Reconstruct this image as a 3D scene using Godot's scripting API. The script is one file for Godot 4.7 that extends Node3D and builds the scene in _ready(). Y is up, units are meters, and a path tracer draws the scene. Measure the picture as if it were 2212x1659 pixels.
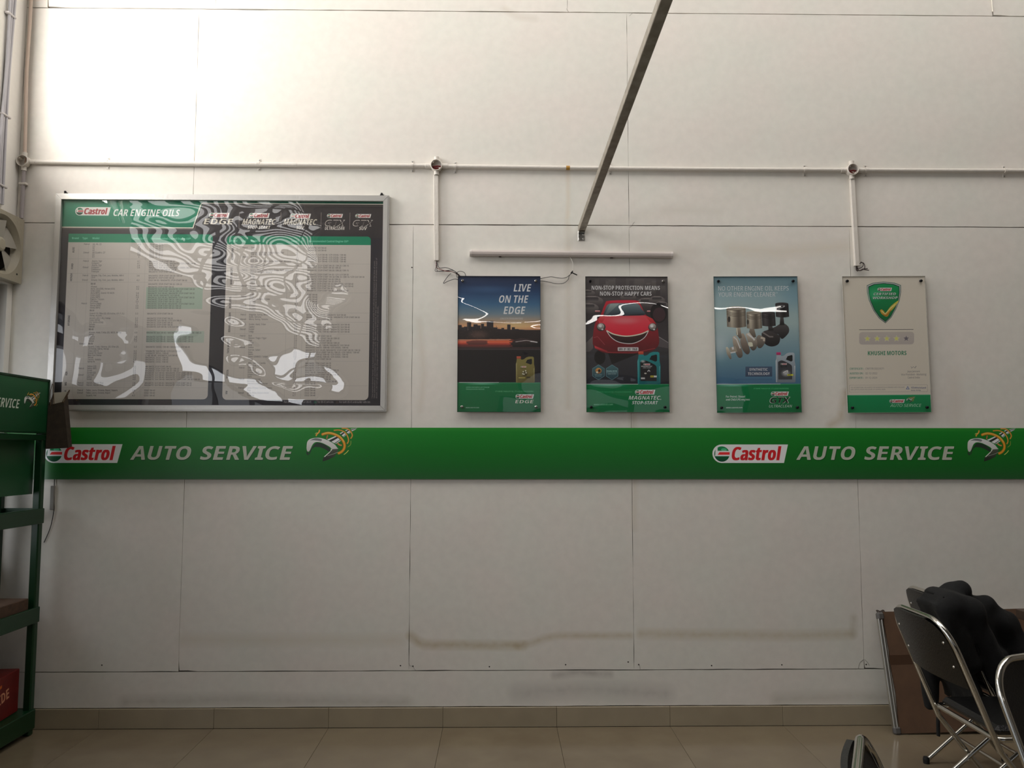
extends Node3D
# A workshop waiting room: the back wall of cement boards with an oil chart, four acrylic posters and a long sign.
# x runs right along the back wall, y up, z out of the back wall (z = 0) into the room; metres.

const GREEN := Color(0.05, 0.33, 0.13)
var taken := {}


class Geo:
	# Collects triangles; every face is wound clockwise as seen from its normal.
	var v := PackedVector3Array()
	var n := PackedVector3Array()
	var uv := PackedVector2Array()
	var xf := Transform3D()

	func tri(a: Vector3, b: Vector3, c: Vector3, na: Vector3, nb: Vector3, nc: Vector3, ua := Vector2.ZERO, ub := Vector2.ZERO, uc := Vector2.ZERO) -> void:
		if (b - a).cross(c - a).dot(na + nb + nc) > 0.0:
			var t := b
			b = c
			c = t
			t = nb
			nb = nc
			nc = t
			var w := ub
			ub = uc
			uc = w
		v.append(xf * a)
		v.append(xf * b)
		v.append(xf * c)
		n.append((xf.basis * na).normalized())
		n.append((xf.basis * nb).normalized())
		n.append((xf.basis * nc).normalized())
		uv.append(ua)
		uv.append(ub)
		uv.append(uc)

	func quad(a: Vector3, b: Vector3, c: Vector3, d: Vector3, nn: Vector3, ua := Vector2(0, 1), ub := Vector2(1, 1), uc := Vector2(1, 0), ud := Vector2(0, 0)) -> void:
		tri(a, b, c, nn, nn, nn, ua, ub, uc)
		tri(a, c, d, nn, nn, nn, ua, uc, ud)

	func box(c: Vector3, s: Vector3, bevel := 0.0) -> void:
		var h := s * 0.5
		var r := minf(bevel, minf(h.x, minf(h.y, h.z)) * 0.9)
		var ax := [Vector3.RIGHT, Vector3.UP, Vector3.BACK]
		var hh := [h.x, h.y, h.z]
		for i in 3:
			var j: int = (i + 1) % 3
			var k: int = (i + 2) % 3
			for sg in [-1.0, 1.0]:
				var m: Vector3 = c + ax[i] * hh[i] * sg
				var p: Vector3 = ax[j] * (hh[j] - r)
				var q: Vector3 = ax[k] * (hh[k] - r)
				quad(m - p - q, m + p - q, m + p + q, m - p + q, ax[i] * sg)
			if r > 0.0:
				for sj in [-1.0, 1.0]:
					for sk in [-1.0, 1.0]:
						var e: Vector3 = ax[i] * (hh[i] - r)
						var a1: Vector3 = c + ax[j] * hh[j] * sj + ax[k] * (hh[k] - r) * sk
						var a2: Vector3 = c + ax[j] * (hh[j] - r) * sj + ax[k] * hh[k] * sk
						quad(a1 - e, a1 + e, a2 + e, a2 - e, (ax[j] * sj + ax[k] * sk).normalized())
		if r > 0.0:
			for sx in [-1.0, 1.0]:
				for sy in [-1.0, 1.0]:
					for sz in [-1.0, 1.0]:
						var nn := Vector3(sx, sy, sz).normalized()
						tri(c + Vector3(h.x * sx, (h.y - r) * sy, (h.z - r) * sz), c + Vector3((h.x - r) * sx, h.y * sy, (h.z - r) * sz), c + Vector3((h.x - r) * sx, (h.y - r) * sy, h.z * sz), nn, nn, nn)

	func span(a: Vector3, b: Vector3, bevel := 0.0) -> void:
		box((a + b) * 0.5, (b - a).abs(), bevel)

	func tube(p: PackedVector3Array, r: float, sides := 10, closed := false, flat := 1.0, twist := 0.0) -> void:
		var m := p.size()
		var rings := []
		var up := Vector3.UP
		for i in m:
			var t: Vector3
			if closed:
				t = (p[(i + 1) % m] - p[(i + m - 1) % m]).normalized()
			else:
				t = (p[mini(i + 1, m - 1)] - p[maxi(i - 1, 0)]).normalized()
			if i == 0 and absf(t.dot(up)) > 0.9:
				up = Vector3.RIGHT
			var sd := t.cross(up).normalized()
			up = sd.cross(t).normalized()
			var ring := []
			for k in sides + 1:
				var a := TAU * k / sides + twist
				ring.append(sd * cos(a) + up * sin(a) * flat)
			rings.append(ring)
		var segs := m if closed else m - 1
		for i in segs:
			var j := (i + 1) % m
			for k in sides:
				var n0: Vector3 = rings[i][k]
				var n1: Vector3 = rings[i][k + 1]
				var n2: Vector3 = rings[j][k + 1]
				var n3: Vector3 = rings[j][k]
				tri(p[i] + n0 * r, p[i] + n1 * r, p[j] + n2 * r, n0, n1, n2)
				tri(p[i] + n0 * r, p[j] + n2 * r, p[j] + n3 * r, n0, n2, n3)
		if not closed:
			for e in [0, m - 1]:
				var o: int = 1 if e == 0 else m - 2
				var t := (p[e] - p[o]).normalized()
				for k in sides:
					tri(p[e], p[e] + rings[e][k] * r, p[e] + rings[e][k + 1] * r, t, t, t)

	func lathe(prof: PackedVector2Array, segs := 24) -> void:
		# prof: (radius, height along y); the outside lies to the right of the way up
		for i in prof.size() - 1:
			var a := prof[i]
			var b := prof[i + 1]
			var d := (b - a).normalized()
			for k in segs:
				var c0 := Vector3(cos(TAU * k / segs), 0, sin(TAU * k / segs))
				var c1 := Vector3(cos(TAU * (k + 1) / segs), 0, sin(TAU * (k + 1) / segs))
				var n0 := c0 * d.y - Vector3.UP * d.x
				var n1 := c1 * d.y - Vector3.UP * d.x
				tri(c0 * a.x + Vector3.UP * a.y, c1 * a.x + Vector3.UP * a.y, c1 * b.x + Vector3.UP * b.y, n0, n1, n1)
				tri(c0 * a.x + Vector3.UP * a.y, c1 * b.x + Vector3.UP * b.y, c0 * b.x + Vector3.UP * b.y, n0, n1, n0)

	func prism(pts: PackedVector2Array, z0: float, z1: float, uv_o := Vector2.ZERO, uv_s := Vector2.ONE) -> void:
		var t := Geometry2D.triangulate_polygon(pts)
		for s in [[z1, Vector3.BACK], [z0, Vector3.FORWARD]]:
			for i in range(0, t.size(), 3):
				var q := []
				for k in 3:
					q.append(pts[t[i + k]])
				tri(Vector3(q[0].x, q[0].y, s[0]), Vector3(q[1].x, q[1].y, s[0]), Vector3(q[2].x, q[2].y, s[0]), s[1], s[1], s[1], (q[0] - uv_o) * uv_s, (q[1] - uv_o) * uv_s, (q[2] - uv_o) * uv_s)
		var turn := -1.0 if Geometry2D.is_polygon_clockwise(pts) else 1.0
		for i in pts.size():
			var a := pts[i]
			var b := pts[(i + 1) % pts.size()]
			var d := (b - a).normalized() * turn
			quad(Vector3(a.x, a.y, z0), Vector3(b.x, b.y, z0), Vector3(b.x, b.y, z1), Vector3(a.x, a.y, z1), Vector3(d.y, -d.x, 0), (a - uv_o) * uv_s, (b - uv_o) * uv_s, (b - uv_o) * uv_s, (a - uv_o) * uv_s)

	func grid(nu: int, nv: int, f: Callable, uvs := true) -> void:
		# a smooth sheet through f(u, v)
		var p := []
		for j in nv + 1:
			for i in nu + 1:
				p.append(f.call(float(i) / nu, float(j) / nv))
		var nn := []
		for j in nv + 1:
			for i in nu + 1:
				var du: Vector3 = p[j * (nu + 1) + mini(i + 1, nu)] - p[j * (nu + 1) + maxi(i - 1, 0)]
				var dv: Vector3 = p[mini(j + 1, nv) * (nu + 1) + i] - p[maxi(j - 1, 0) * (nu + 1) + i]
				nn.append(du.cross(dv).normalized())
		for j in nv:
			for i in nu:
				var a := j * (nu + 1) + i
				var b := a + 1
				var c := a + nu + 2
				var d := a + nu + 1
				var u0 := float(i) / nu
				var u1 := float(i + 1) / nu
				var v0 := float(j) / nv
				var v1 := float(j + 1) / nv
				tri(p[a], p[b], p[c], nn[a], nn[b], nn[c], Vector2(u0, 1 - v0), Vector2(u1, 1 - v0), Vector2(u1, 1 - v1))
				tri(p[a], p[c], p[d], nn[a], nn[c], nn[d], Vector2(u0, 1 - v0), Vector2(u1, 1 - v1), Vector2(u0, 1 - v1))

	func mesh() -> ArrayMesh:
		var a := []
		a.resize(Mesh.ARRAY_MAX)
		a[Mesh.ARRAY_VERTEX] = v
		a[Mesh.ARRAY_NORMAL] = n
		a[Mesh.ARRAY_TEX_UV] = uv
		var m := ArrayMesh.new()
		m.add_surface_from_arrays(Mesh.PRIMITIVE_TRIANGLES, a)
		return m


class Canvas:
	# Paints flat print at twice its final size: polygons, ellipses, lettering.
	var im: Image
	var o := Vector2.ZERO
	var s := Vector2.ONE
	var shear := 0.0
	var gain := 1.0

	func _init(w: int, h: int, from: Vector2, size: Vector2, g: float, sh := 0.0) -> void:
		im = Image.create(w * 2, h * 2, false, Image.FORMAT_RGB8)
		o = from
		s = Vector2(w * 2, h * 2) / size
		gain = g
		shear = sh

	func ink(c: Color) -> Color:
		var l := c.srgb_to_linear()
		return Color(minf(l.r * gain, 0.85), minf(l.g * gain, 0.85), minf(l.b * gain, 0.85)).linear_to_srgb()

	func at(p: Vector2) -> Vector2:
		return Vector2(p.x - o.x - shear * (p.y - o.y), p.y - o.y) * s

	func fill(c: Color) -> void:
		im.fill(ink(c))

	func poly(pts: Array, c: Color, c2: Variant = null) -> void:
		var q := PackedVector2Array()
		for p in pts:
			q.append(at(p))
		raw(q, ink(c), ink(c2) if c2 != null else ink(c))

	func raw(q: PackedVector2Array, c: Color, c2: Color) -> void:
		var y0 := 1e9
		var y1 := -1e9
		for p in q:
			y0 = minf(y0, p.y)
			y1 = maxf(y1, p.y)
		var m := q.size()
		var plain := c == c2
		for y in range(maxi(int(y0 - 0.5), 0), mini(int(y1 + 0.5) + 1, im.get_height())):
			var yy := y + 0.5
			var xs := []
			var j := m - 1
			for i in m:
				var a := q[i]
				var b := q[j]
				if (a.y <= yy) != (b.y <= yy):
					xs.append(a.x + (yy - a.y) / (b.y - a.y) * (b.x - a.x))
				j = i
			xs.sort()
			var col := c if plain else c.lerp(c2, clampf((yy - y0) / maxf(y1 - y0, 1.0), 0, 1))
			for i in range(0, xs.size() - 1, 2):
				var l := int(round(xs[i]))
				var r := int(round(xs[i + 1]))
				if r > l:
					im.fill_rect(Rect2i(l, y, r - l, 1), col)

	func rect(x0: float, y0: float, x1: float, y1: float, c: Color, c2: Variant = null) -> void:
		poly([Vector2(x0, y0), Vector2(x1, y0), Vector2(x1, y1), Vector2(x0, y1)], c, c2)

	func stops(x0: float, x1: float, list: Array) -> void:
		for i in list.size() - 1:
			rect(x0, list[i][0], x1, list[i + 1][0], list[i][1], list[i + 1][1])

	func ell(cx: float, cy: float, rx: float, ry: float, c: Color, c2: Variant = null) -> void:
		var p := []
		for k in 40:
			p.append(Vector2(cx + rx * cos(TAU * k / 40), cy + ry * sin(TAU * k / 40)))
		poly(p, c, c2)

	func rrect(x0: float, y0: float, x1: float, y1: float, r: float, c: Color, c2: Variant = null, corners := 15) -> void:
		var p := []
		var mid := [Vector2(x1 - r, y0 + r), Vector2(x1 - r, y1 - r), Vector2(x0 + r, y1 - r), Vector2(x0 + r, y0 + r)]
		var sharp := [Vector2(x1, y0), Vector2(x1, y1), Vector2(x0, y1), Vector2(x0, y0)]
		for k in 4:
			if corners & (1 << k):
				for i in 9:
					var a := -PI / 2 + PI / 2 * (k + i / 8.0)
					p.append(mid[k] + Vector2(cos(a), sin(a)) * r)
			else:
				p.append(sharp[k])
		poly(p, c, c2)

	func line(pts: Array, w: float, c: Color) -> void:
		for i in pts.size() - 1:
			var a: Vector2 = pts[i]
			var b: Vector2 = pts[i + 1]
			var d := (b - a).normalized().orthogonal() * w * 0.5
			poly([a - d, b - d, b + d, a + d], c)
			if w * s.y > 5.0 and i > 0:
				ell(a.x, a.y, w * 0.5, w * 0.5, c)

	func soft(pts: Array, n: int) -> Array:
		var out := []
		for i in pts.size() - 1:
			for k in n:
				out.append(pts[i].cubic_interpolate(pts[i + 1], pts[maxi(i - 1, 0)], pts[mini(i + 2, pts.size() - 1)], float(k) / n))
		out.append(pts[-1])
		return out

	func glow(cx: float, cy: float, rx: float, ry: float, c: Color, alpha: float) -> void:
		var a := at(Vector2(cx - rx, cy - ry))
		var b := at(Vector2(cx + rx, cy + ry))
		var mid := (a + b) * 0.5
		var h := (b - a) * 0.5
		var col := ink(c)
		for y in range(maxi(int(a.y), 0), mini(int(b.y), im.get_height())):
			for x in range(maxi(int(a.x), 0), mini(int(b.x), im.get_width())):
				var d := ((Vector2(x, y) - mid) / h).length_squared()
				if d < 1.0:
					im.set_pixel(x, y, im.get_pixel(x, y).lerp(col, alpha * (1.0 - d) * (1.0 - d)))

	func blur(x0: float, y0: float, x1: float, y1: float, kx: int, ky: int) -> void:
		var a := at(Vector2(x0, y0)).max(Vector2.ZERO)
		var b := at(Vector2(x1, y1)).min(Vector2(im.get_size()))
		var r := Rect2i(Vector2i(a), Vector2i(b - a))
		var part := im.get_region(r)
		part.resize(maxi(r.size.x / kx, 2), maxi(r.size.y / ky, 2), Image.INTERPOLATE_TRILINEAR)
		part.resize(r.size.x, r.size.y, Image.INTERPOLATE_CUBIC)
		im.blit_rect(part, Rect2i(Vector2i.ZERO, r.size), r.position)

	static var fonts := {}

	func text(t: String, x: float, base: float, cap: float, c: Color, width := 0.0, bold := true, slant := 0.0, align := 0, rot := false, squeeze := 0.92) -> void:
		# cap: height of a capital; width: stretch to this width; align 0 left, 1 middle, 2 right; rot: reads upwards
		if not fonts.has(bold):
			var f := SystemFont.new()
			f.font_names = PackedStringArray(["Droid Sans"])
			f.font_weight = 700 if bold else 400
			fonts[bold] = f
		var tm := TextMesh.new()
		tm.font = fonts[bold]
		tm.font_size = 48
		tm.pixel_size = 1.0 / (48.0 * 0.714)
		tm.depth = 0.0
		tm.curve_step = 1.5
		tm.text = t
		var arr := tm.get_mesh_arrays()
		if arr.is_empty() or arr[Mesh.ARRAY_VERTEX].size() == 0:
			return
		var p: PackedVector3Array = arr[Mesh.ARRAY_VERTEX]
		var ix: PackedInt32Array = arr[Mesh.ARRAY_INDEX]
		var x0 := 1e9
		var x1 := -1e9
		var low := 1e9
		for q in p:
			x0 = minf(x0, q.x)
			x1 = maxf(x1, q.x)
		# the baseline: measured once with a plain letter
		if not fonts.has([bold, "low"]):
			var t2 := TextMesh.new()
			t2.font = fonts[bold]
			t2.font_size = 48
			t2.pixel_size = tm.pixel_size
			t2.depth = 0.0
			t2.text = "H"
			var l2 := 1e9
			var h2 := -1e9
			for q in t2.get_mesh_arrays()[Mesh.ARRAY_VERTEX]:
				l2 = minf(l2, q.y)
				h2 = maxf(h2, q.y)
			fonts[[bold, "low"]] = l2
			fonts[[bold, "cap"]] = h2 - l2
		low = fonts[[bold, "low"]]
		var k: float = cap / fonts[[bold, "cap"]]
		var kx := k * squeeze
		if width > 0.0:
			kx = (width - absf(slant) * cap) / (x1 - x0)
		var w := (x1 - x0) * kx
		var shift := 0.0 if align == 0 else -w * 0.5 if align == 1 else -w
		var col := ink(c)
		var dev := PackedVector2Array()
		for q in p:
			var lx := (q.x - x0) * kx + shift
			var ly := (q.y - low) * k
			lx += ly * slant
			dev.append(at(Vector2(x - ly, base - lx)) if rot else at(Vector2(x + lx, base - ly)))
		for i in range(0, ix.size(), 3):
			triangle(dev[ix[i]], dev[ix[i + 1]], dev[ix[i + 2]], col)

	func triangle(a: Vector2, b: Vector2, c: Vector2, col: Color) -> void:
		var t: Vector2
		if b.y < a.y:
			t = a
			a = b
			b = t
		if c.y < a.y:
			t = a
			a = c
			c = t
		if c.y < b.y:
			t = b
			b = c
			c = t
		var y := maxi(int(ceil(a.y - 0.5)), 0)
		var end := mini(int(ceil(c.y - 0.5)), im.get_height())
		while y < end:
			var yy := y + 0.5
			var xa := a.x + (c.x - a.x) * (yy - a.y) / (c.y - a.y)
			var xb := a.x + (b.x - a.x) * (yy - a.y) / (b.y - a.y) if yy < b.y else b.x + (c.x - b.x) * (yy - b.y) / maxf(c.y - b.y, 1e-6)
			var l := int(round(minf(xa, xb)))
			var r := int(round(maxf(xa, xb)))
			if r > l:
				im.fill_rect(Rect2i(l, y, r - l, 1), col)
			y += 1

	func logo(x: float, y: float, w: float) -> void:
		# the oil maker's plate: round left end, slanted right end, roundel and red name
		var k := w / 526.0
		var f := func(px: float, py: float) -> Vector2: return Vector2(x + (px - 110.0) * k, y + (py - 177.0) * k)
		var white := Color(0.80, 0.79, 0.77)
		var p := [f.call(636, 177), f.call(605, 305)]
		for i in 13:
			var a := PI / 2 + PI * i / 12.0
			p.append(f.call(174 + 64 * cos(a), 241 + 64 * sin(a)))
		poly(p, white)
		var m: Vector2 = f.call(176, 243)
		ell(m.x, m.y, 53 * k, 53 * k, Color(0.05, 0.36, 0.2), Color(0.01, 0.17, 0.1))
		ell(m.x + 14 * k, m.y - 30 * k, 20 * k, 10 * k, Color(0.2, 0.5, 0.35))
		poly([f.call(133, 208), f.call(147, 196), f.call(147, 221), f.call(232, 221), f.call(232, 258), f.call(128, 258)], white)
		poly([f.call(160, 230), f.call(230, 230), f.call(230, 248), f.call(146, 248)], Color(0.66, 0.12, 0.13))
		for e in [-3.0, 0.0, 3.0]:
			text("Castrol", f.call(240 + e, 0).x, f.call(0, 286).y, 92 * k, Color(0.55, 0.08, 0.10), 346 * k, true, 0.18)

	func spanner(f: Callable, k: float) -> void:
		# chrome open spanner inside an amber coil spring; f places a traced point, k scales line widths
		var tr := func(list: Array) -> Array:
			var out := []
			for i in range(0, list.size(), 2):
				out.append(f.call(float(list[i]), float(list[i + 1])))
			return out
		line(tr.call([960, 460, 930, 580]), 38 * k, Color(0.50, 0.30, 0.20))
		line(soft(tr.call([1280, 720, 1340, 770, 1410, 785]), 4), 44 * k, Color(0.58, 0.36, 0.22))
		for b in [[940, 600, 1230, 480, 1380, 640, 1220, 740], [1340, 400, 1480, 330, 1560, 440, 1470, 530], [1510, 310, 1640, 255, 1690, 380, 1610, 425], [1680, 260, 1900, 230, 1830, 290, 1730, 345]]:
			poly(tr.call(b), Color(0.66, 0.65, 0.64))
			var a: Vector2 = f.call(float(b[0]), float(b[1]))
			var e: Vector2 = f.call(float(b[2]), float(b[3]))
			var g: Vector2 = f.call(float(b[4]), float(b[5]))
			var h: Vector2 = f.call(float(b[6]), float(b[7]))
			poly([a.lerp(h, 0.22), e.lerp(g, 0.16), e.lerp(g, 0.42), a.lerp(h, 0.5)], Color(0.10, 0.12, 0.10))
			poly([a.lerp(h, 0.84), e.lerp(g, 0.78), e.lerp(g, 0.88), a.lerp(h, 0.94)], Color(0.22, 0.24, 0.22))
		for coil in [[1400, 240, 1560, 250, 1680, 340, 1740, 470, 1690, 570], [1150, 310, 1330, 300, 1500, 370, 1600, 520, 1620, 650, 1580, 730]]:
			line(soft(tr.call(coil), 6), 44 * k, Color(0.50, 0.30, 0.10))
			line(soft(tr.call(coil), 6), 14 * k, Color(0.72, 0.50, 0.22))
		var main := [780, 440, 960, 395, 1150, 425, 1350, 530, 1480, 700, 1495, 860, 1420, 980, 1310, 1040]
		line(soft(tr.call(main), 6), 84 * k, Color(0.52, 0.28, 0.08))
		line(soft(tr.call(main), 6), 50 * k, Color(0.70, 0.42, 0.12))
		line(soft(tr.call([800, 425, 960, 378, 1150, 405, 1360, 505, 1490, 680]), 6), 12 * k, Color(0.86, 0.66, 0.34))
		line(soft(tr.call([700, 300, 680, 370, 610, 440, 600, 480]), 5), 44 * k, Color(0.62, 0.42, 0.16))
		line(soft(tr.call([560, 420, 600, 390, 650, 395]), 5), 12 * k, Color(0.84, 0.66, 0.36))
		line(soft(tr.call([1700, 640, 1690, 760, 1600, 840]), 5), 10 * k, Color(0.62, 0.50, 0.22))
		line(soft(tr.call([1630, 940, 1560, 1020, 1480, 1080]), 5), 20 * k, Color(0.62, 0.58, 0.28))
		poly(tr.call([300, 960, 300, 1060, 360, 1110, 420, 920, 560, 740, 620, 700, 760, 715, 900, 775, 1040, 880, 1060, 960, 1000, 985, 880, 905, 720, 845, 560, 835, 470, 900, 400, 1080]), Color(0.10, 0.14, 0.11))
		poly(soft(tr.call([300, 860, 310, 720, 340, 640, 420, 580, 560, 550, 720, 550, 880, 590, 1050, 670, 1190, 760, 1270, 860, 1295, 893, 1110, 905, 1040, 840, 900, 760, 760, 700, 620, 680, 530, 715, 470, 800, 420, 920, 370, 985, 320, 960, 300, 870]), 4), Color(0.64, 0.64, 0.62), Color(0.52, 0.52, 0.50))
		poly(soft(tr.call([400, 630, 520, 575, 640, 565, 780, 600, 745, 660, 640, 640, 520, 625]), 4), Color(0.25, 0.28, 0.28), Color(0.40, 0.40, 0.40))
		poly(tr.call([1110, 908, 1295, 895, 1290, 970, 1180, 1150, 1000, 1240, 812, 1298, 835, 1190, 860, 1140, 980, 1060, 1080, 960]), Color(0.22, 0.23, 0.19), Color(0.08, 0.10, 0.08))
		poly(tr.call([850, 1150, 1060, 960, 1070, 900, 1120, 915, 1030, 1020, 890, 1150]), Color(0.62, 0.62, 0.58))
		line(tr.call([960, 1120, 1150, 1060, 1300, 1000]), 10 * k, Color(0.50, 0.52, 0.48))

	func done() -> ImageTexture:
		im.shrink_x2()
		return ImageTexture.create_from_image(im)


# ---------------------------------------------------------------- naming

func numbered(called: String) -> String:
	var k: int = taken.get(called, 0)
	taken[called] = k + 1
	return called if k == 0 else "%s_%03d" % [called, k]


func tag(o: Node3D, label: String, category: String, group := "") -> Node3D:
	o.set_meta("label", label)
	o.set_meta("category", category)
	if group:
		o.set_meta("group", group)
	return o


func thing(called: String, label: String, category: String, at := Vector3.ZERO, turn := 0.0, group := "") -> Node3D:
	var o := Node3D.new()
	o.name = numbered(called)
	add_child(o)
	o.position = at
	o.rotation.y = turn
	return tag(o, label, category, group)


func obj(called: String, g: Variant, m: Material, parent: Node3D = self, label := "") -> MeshInstance3D:
	var o := MeshInstance3D.new()
	o.mesh = g.mesh() if g is Geo else g
	o.material_override = m
	o.name = numbered(called) if parent == self else called
	parent.add_child(o, true)
	if label:
		o.set_meta("label", label)
	return o


func struct(called: String, g: Variant, m: Material) -> MeshInstance3D:
	var o := obj(called, g, m)
	o.set_meta("kind", "structure")
	return o


func frame_of(called: String) -> Node3D:
	var o := Node3D.new()
	o.name = numbered(called)
	add_child(o)
	o.set_meta("kind", "structure")
	return o


# ---------------------------------------------------------------- materials

func mat(c: Color, rough := 0.6, metal := 0.0) -> StandardMaterial3D:
	var m := StandardMaterial3D.new()
	m.albedo_color = c
	m.roughness = rough
	m.metallic = metal
	return m


func printed(t: Texture2D, rough := 0.35) -> StandardMaterial3D:
	var m := mat(Color.WHITE, rough)
	m.albedo_texture = t
	m.texture_repeat = false
	return m


func pane(alpha := 0.05, c := Color(0.9, 0.95, 0.95), rough := 0.0) -> StandardMaterial3D:
	var m := mat(Color(c.r, c.g, c.b, alpha), rough)
	m.transparency = BaseMaterial3D.TRANSPARENCY_ALPHA
	m.cull_mode = BaseMaterial3D.CULL_DISABLED
	return m


func noise(freq: float, sd: int, octaves := 4) -> FastNoiseLite:
	var f := FastNoiseLite.new()
	f.noise_type = FastNoiseLite.TYPE_SIMPLEX_SMOOTH
	f.seed = sd
	f.frequency = freq
	f.fractal_octaves = octaves
	return f


func relief(m: StandardMaterial3D, freq: float, sd: int, depth: float, scale: float) -> StandardMaterial3D:
	# fine relief from noise, laid on in the object's own axes
	var im := noise(freq, sd).get_seamless_image(256, 256)
	im.convert(Image.FORMAT_RGBA8)
	im.bump_map_to_normal_map(depth)
	m.normal_enabled = true
	m.normal_texture = ImageTexture.create_from_image(im)
	m.uv1_triplanar = true
	m.uv1_world_triplanar = true
	m.uv1_scale = Vector3.ONE * scale
	return m


func mottle(m: StandardMaterial3D, a: Color, b: Color, freq: float, sd: int, scale: float, octaves := 5) -> StandardMaterial3D:
	var im := noise(freq, sd, octaves).get_seamless_image(256, 256)
	im.convert(Image.FORMAT_RGB8)
	for y in 256:
		for x in 256:
			im.set_pixel(x, y, a.lerp(b, im.get_pixel(x, y).r))
	m.albedo_color = Color.WHITE
	m.albedo_texture = ImageTexture.create_from_image(im)
	m.uv1_triplanar = true
	m.uv1_world_triplanar = true
	m.uv1_scale = Vector3.ONE * scale
	return m


func curve(pts: Array, n := 6) -> PackedVector3Array:
	var out := PackedVector3Array()
	for i in pts.size() - 1:
		for k in n:
			out.append(pts[i].cubic_interpolate(pts[i + 1], pts[maxi(i - 1, 0)], pts[mini(i + 2, pts.size() - 1)], float(k) / n))
	out.append(pts[-1])
	return out


func c8(r: float, g: float, b: float) -> Color:
	return Color(r / 255.0, g / 255.0, b / 255.0)


func _ready() -> void:
	# ---- camera, sky, light
	var cam := Camera3D.new()
	cam.name = "camera"
	add_child(cam)
	cam.position = Vector3(0, 1.478, 4.508)
	cam.rotation = Vector3(0.0812, -0.01587, 0.00033)
	cam.fov = rad_to_deg(2.0 * atan(829.5 / 1760.0))
	cam.near = 0.05
	cam.far = 200.0
	cam.current = true

	var sky_mat := ProceduralSkyMaterial.new()
	sky_mat.sky_top_color = Color(0.62, 0.74, 0.90)
	sky_mat.sky_horizon_color = Color(0.92, 0.93, 0.94)
	sky_mat.ground_bottom_color = Color(0.5, 0.47, 0.43)
	sky_mat.ground_horizon_color = Color(0.92, 0.93, 0.94)
	sky_mat.sky_energy_multiplier = 1.0
	var sky := Sky.new()
	sky.sky_material = sky_mat
	var env := Environment.new()
	env.background_mode = Environment.BG_SKY
	env.sky = sky
	env.background_energy_multiplier = SKY
	env.tonemap_mode = Environment.TONE_MAPPER_LINEAR
	env.tonemap_exposure = EXPOSURE
	env.sdfgi_enabled = true
	env.ssao_enabled = true
	env.ssil_enabled = true
	var we := WorldEnvironment.new()
	we.name = "world_environment"
	we.environment = env
	add_child(we)
	# daylight: a light just inside the glass of every window and rooflight
	window_light("near_clerestory_window_light", Vector3(-2.80, 3.85, 0.76), Vector3.RIGHT, Vector2(0.92, 1.36), NEAR_GLASS, Color(1.0, 0.98, 0.955))
	window_light("clerestory_window_light", Vector3(-2.80, 3.83, 4.4), Vector3.RIGHT, Vector2(5.9, 1.8), CLERESTORY, Color(1.0, 0.98, 0.955))
	window_light("low_window_light", Vector3(-2.88, 1.64, 0.93), Vector3.RIGHT, Vector2(1.5, 1.36), LOW_GLASS, Color(0.97, 0.98, 1.0))
	window_light("transom_window_light", Vector3(-2.80, 2.32, 4.85), Vector3.RIGHT, Vector2(4.9, 0.40), TRANSOM, Color(0.97, 0.98, 1.0))
	window_light("left_window_light", Vector3(-2.80, 1.1, 4.85), Vector3.RIGHT, Vector2(4.9, 1.8), SHOPFRONT, Color(0.95, 0.97, 1.0))
	window_light("front_window_light", Vector3(1.5, 3.63, 8.04), Vector3.FORWARD, Vector2(5.9, 0.036), FRONT, Color(1.0, 0.98, 0.955))
	window_light("rooflight_window_light", Vector3(-0.35, 5.17, 1.45), Vector3.DOWN, Vector2(2.7, 2.1), ROOF_LEFT, Color(1.0, 0.975, 0.945))
	window_light("rooflight_window_light_right", Vector3(2.75, 5.17, 1.45), Vector3.DOWN, Vector2(3.4, 2.1), ROOF_RIGHT, Color(1.0, 0.975, 0.945))

	build_room()
	build_wall_fittings()
	build_prints()
	build_left_corner()
	build_right_corner()


# radiance of each opening
const SKY := 1.0
const EXPOSURE := 1.0
const NEAR_GLASS := 24.0
const LOW_GLASS := 2.2
const TRANSOM := 4.5
const CLERESTORY := 3.0
const SHOPFRONT := 0.4
const FRONT := 10.0
const ROOF_LEFT := 2.9
const ROOF_RIGHT := 2.4


func window_light(called: String, at: Vector3, towards: Vector3, size: Vector2, energy: float, c: Color) -> void:
	var l := AreaLight3D.new()
	l.name = called
	l.area_size = size
	l.light_energy = energy * size.x * size.y / PI
	l.light_color = c
	l.shadow_enabled = true
	l.set("area_range", 30.0)
	add_child(l)
	l.look_at_from_position(at, at + towards, Vector3.UP if absf(towards.y) < 0.5 else Vector3.BACK)


func wall_with_holes(x0: float, x1: float, y0: float, y1: float, holes: Array, place: Callable) -> Geo:
	# a wall slab cut into cells round its openings; place(u0, v0, u1, v1, geo) adds one cell
	var us := [x0, x1]
	var vs := [y0, y1]
	for h in holes:
		us.append_array([h[0], h[1]])
		vs.append_array([h[2], h[3]])
	us.sort()
	vs.sort()
	var g := Geo.new()
	for i in us.size() - 1:
		for j in vs.size() - 1:
			if us[i + 1] - us[i] < 1e-4 or vs[j + 1] - vs[j] < 1e-4:
				continue
			var m := Vector2(us[i] + us[i + 1], vs[j] + vs[j + 1]) * 0.5
			var inside := false
			for h in holes:
				inside = inside or (m.x > h[0] and m.x < h[1] and m.y > h[2] and m.y < h[3])
			if not inside:
				place.call(us[i], vs[j], us[i + 1], vs[j + 1], g)
	return g


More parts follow.
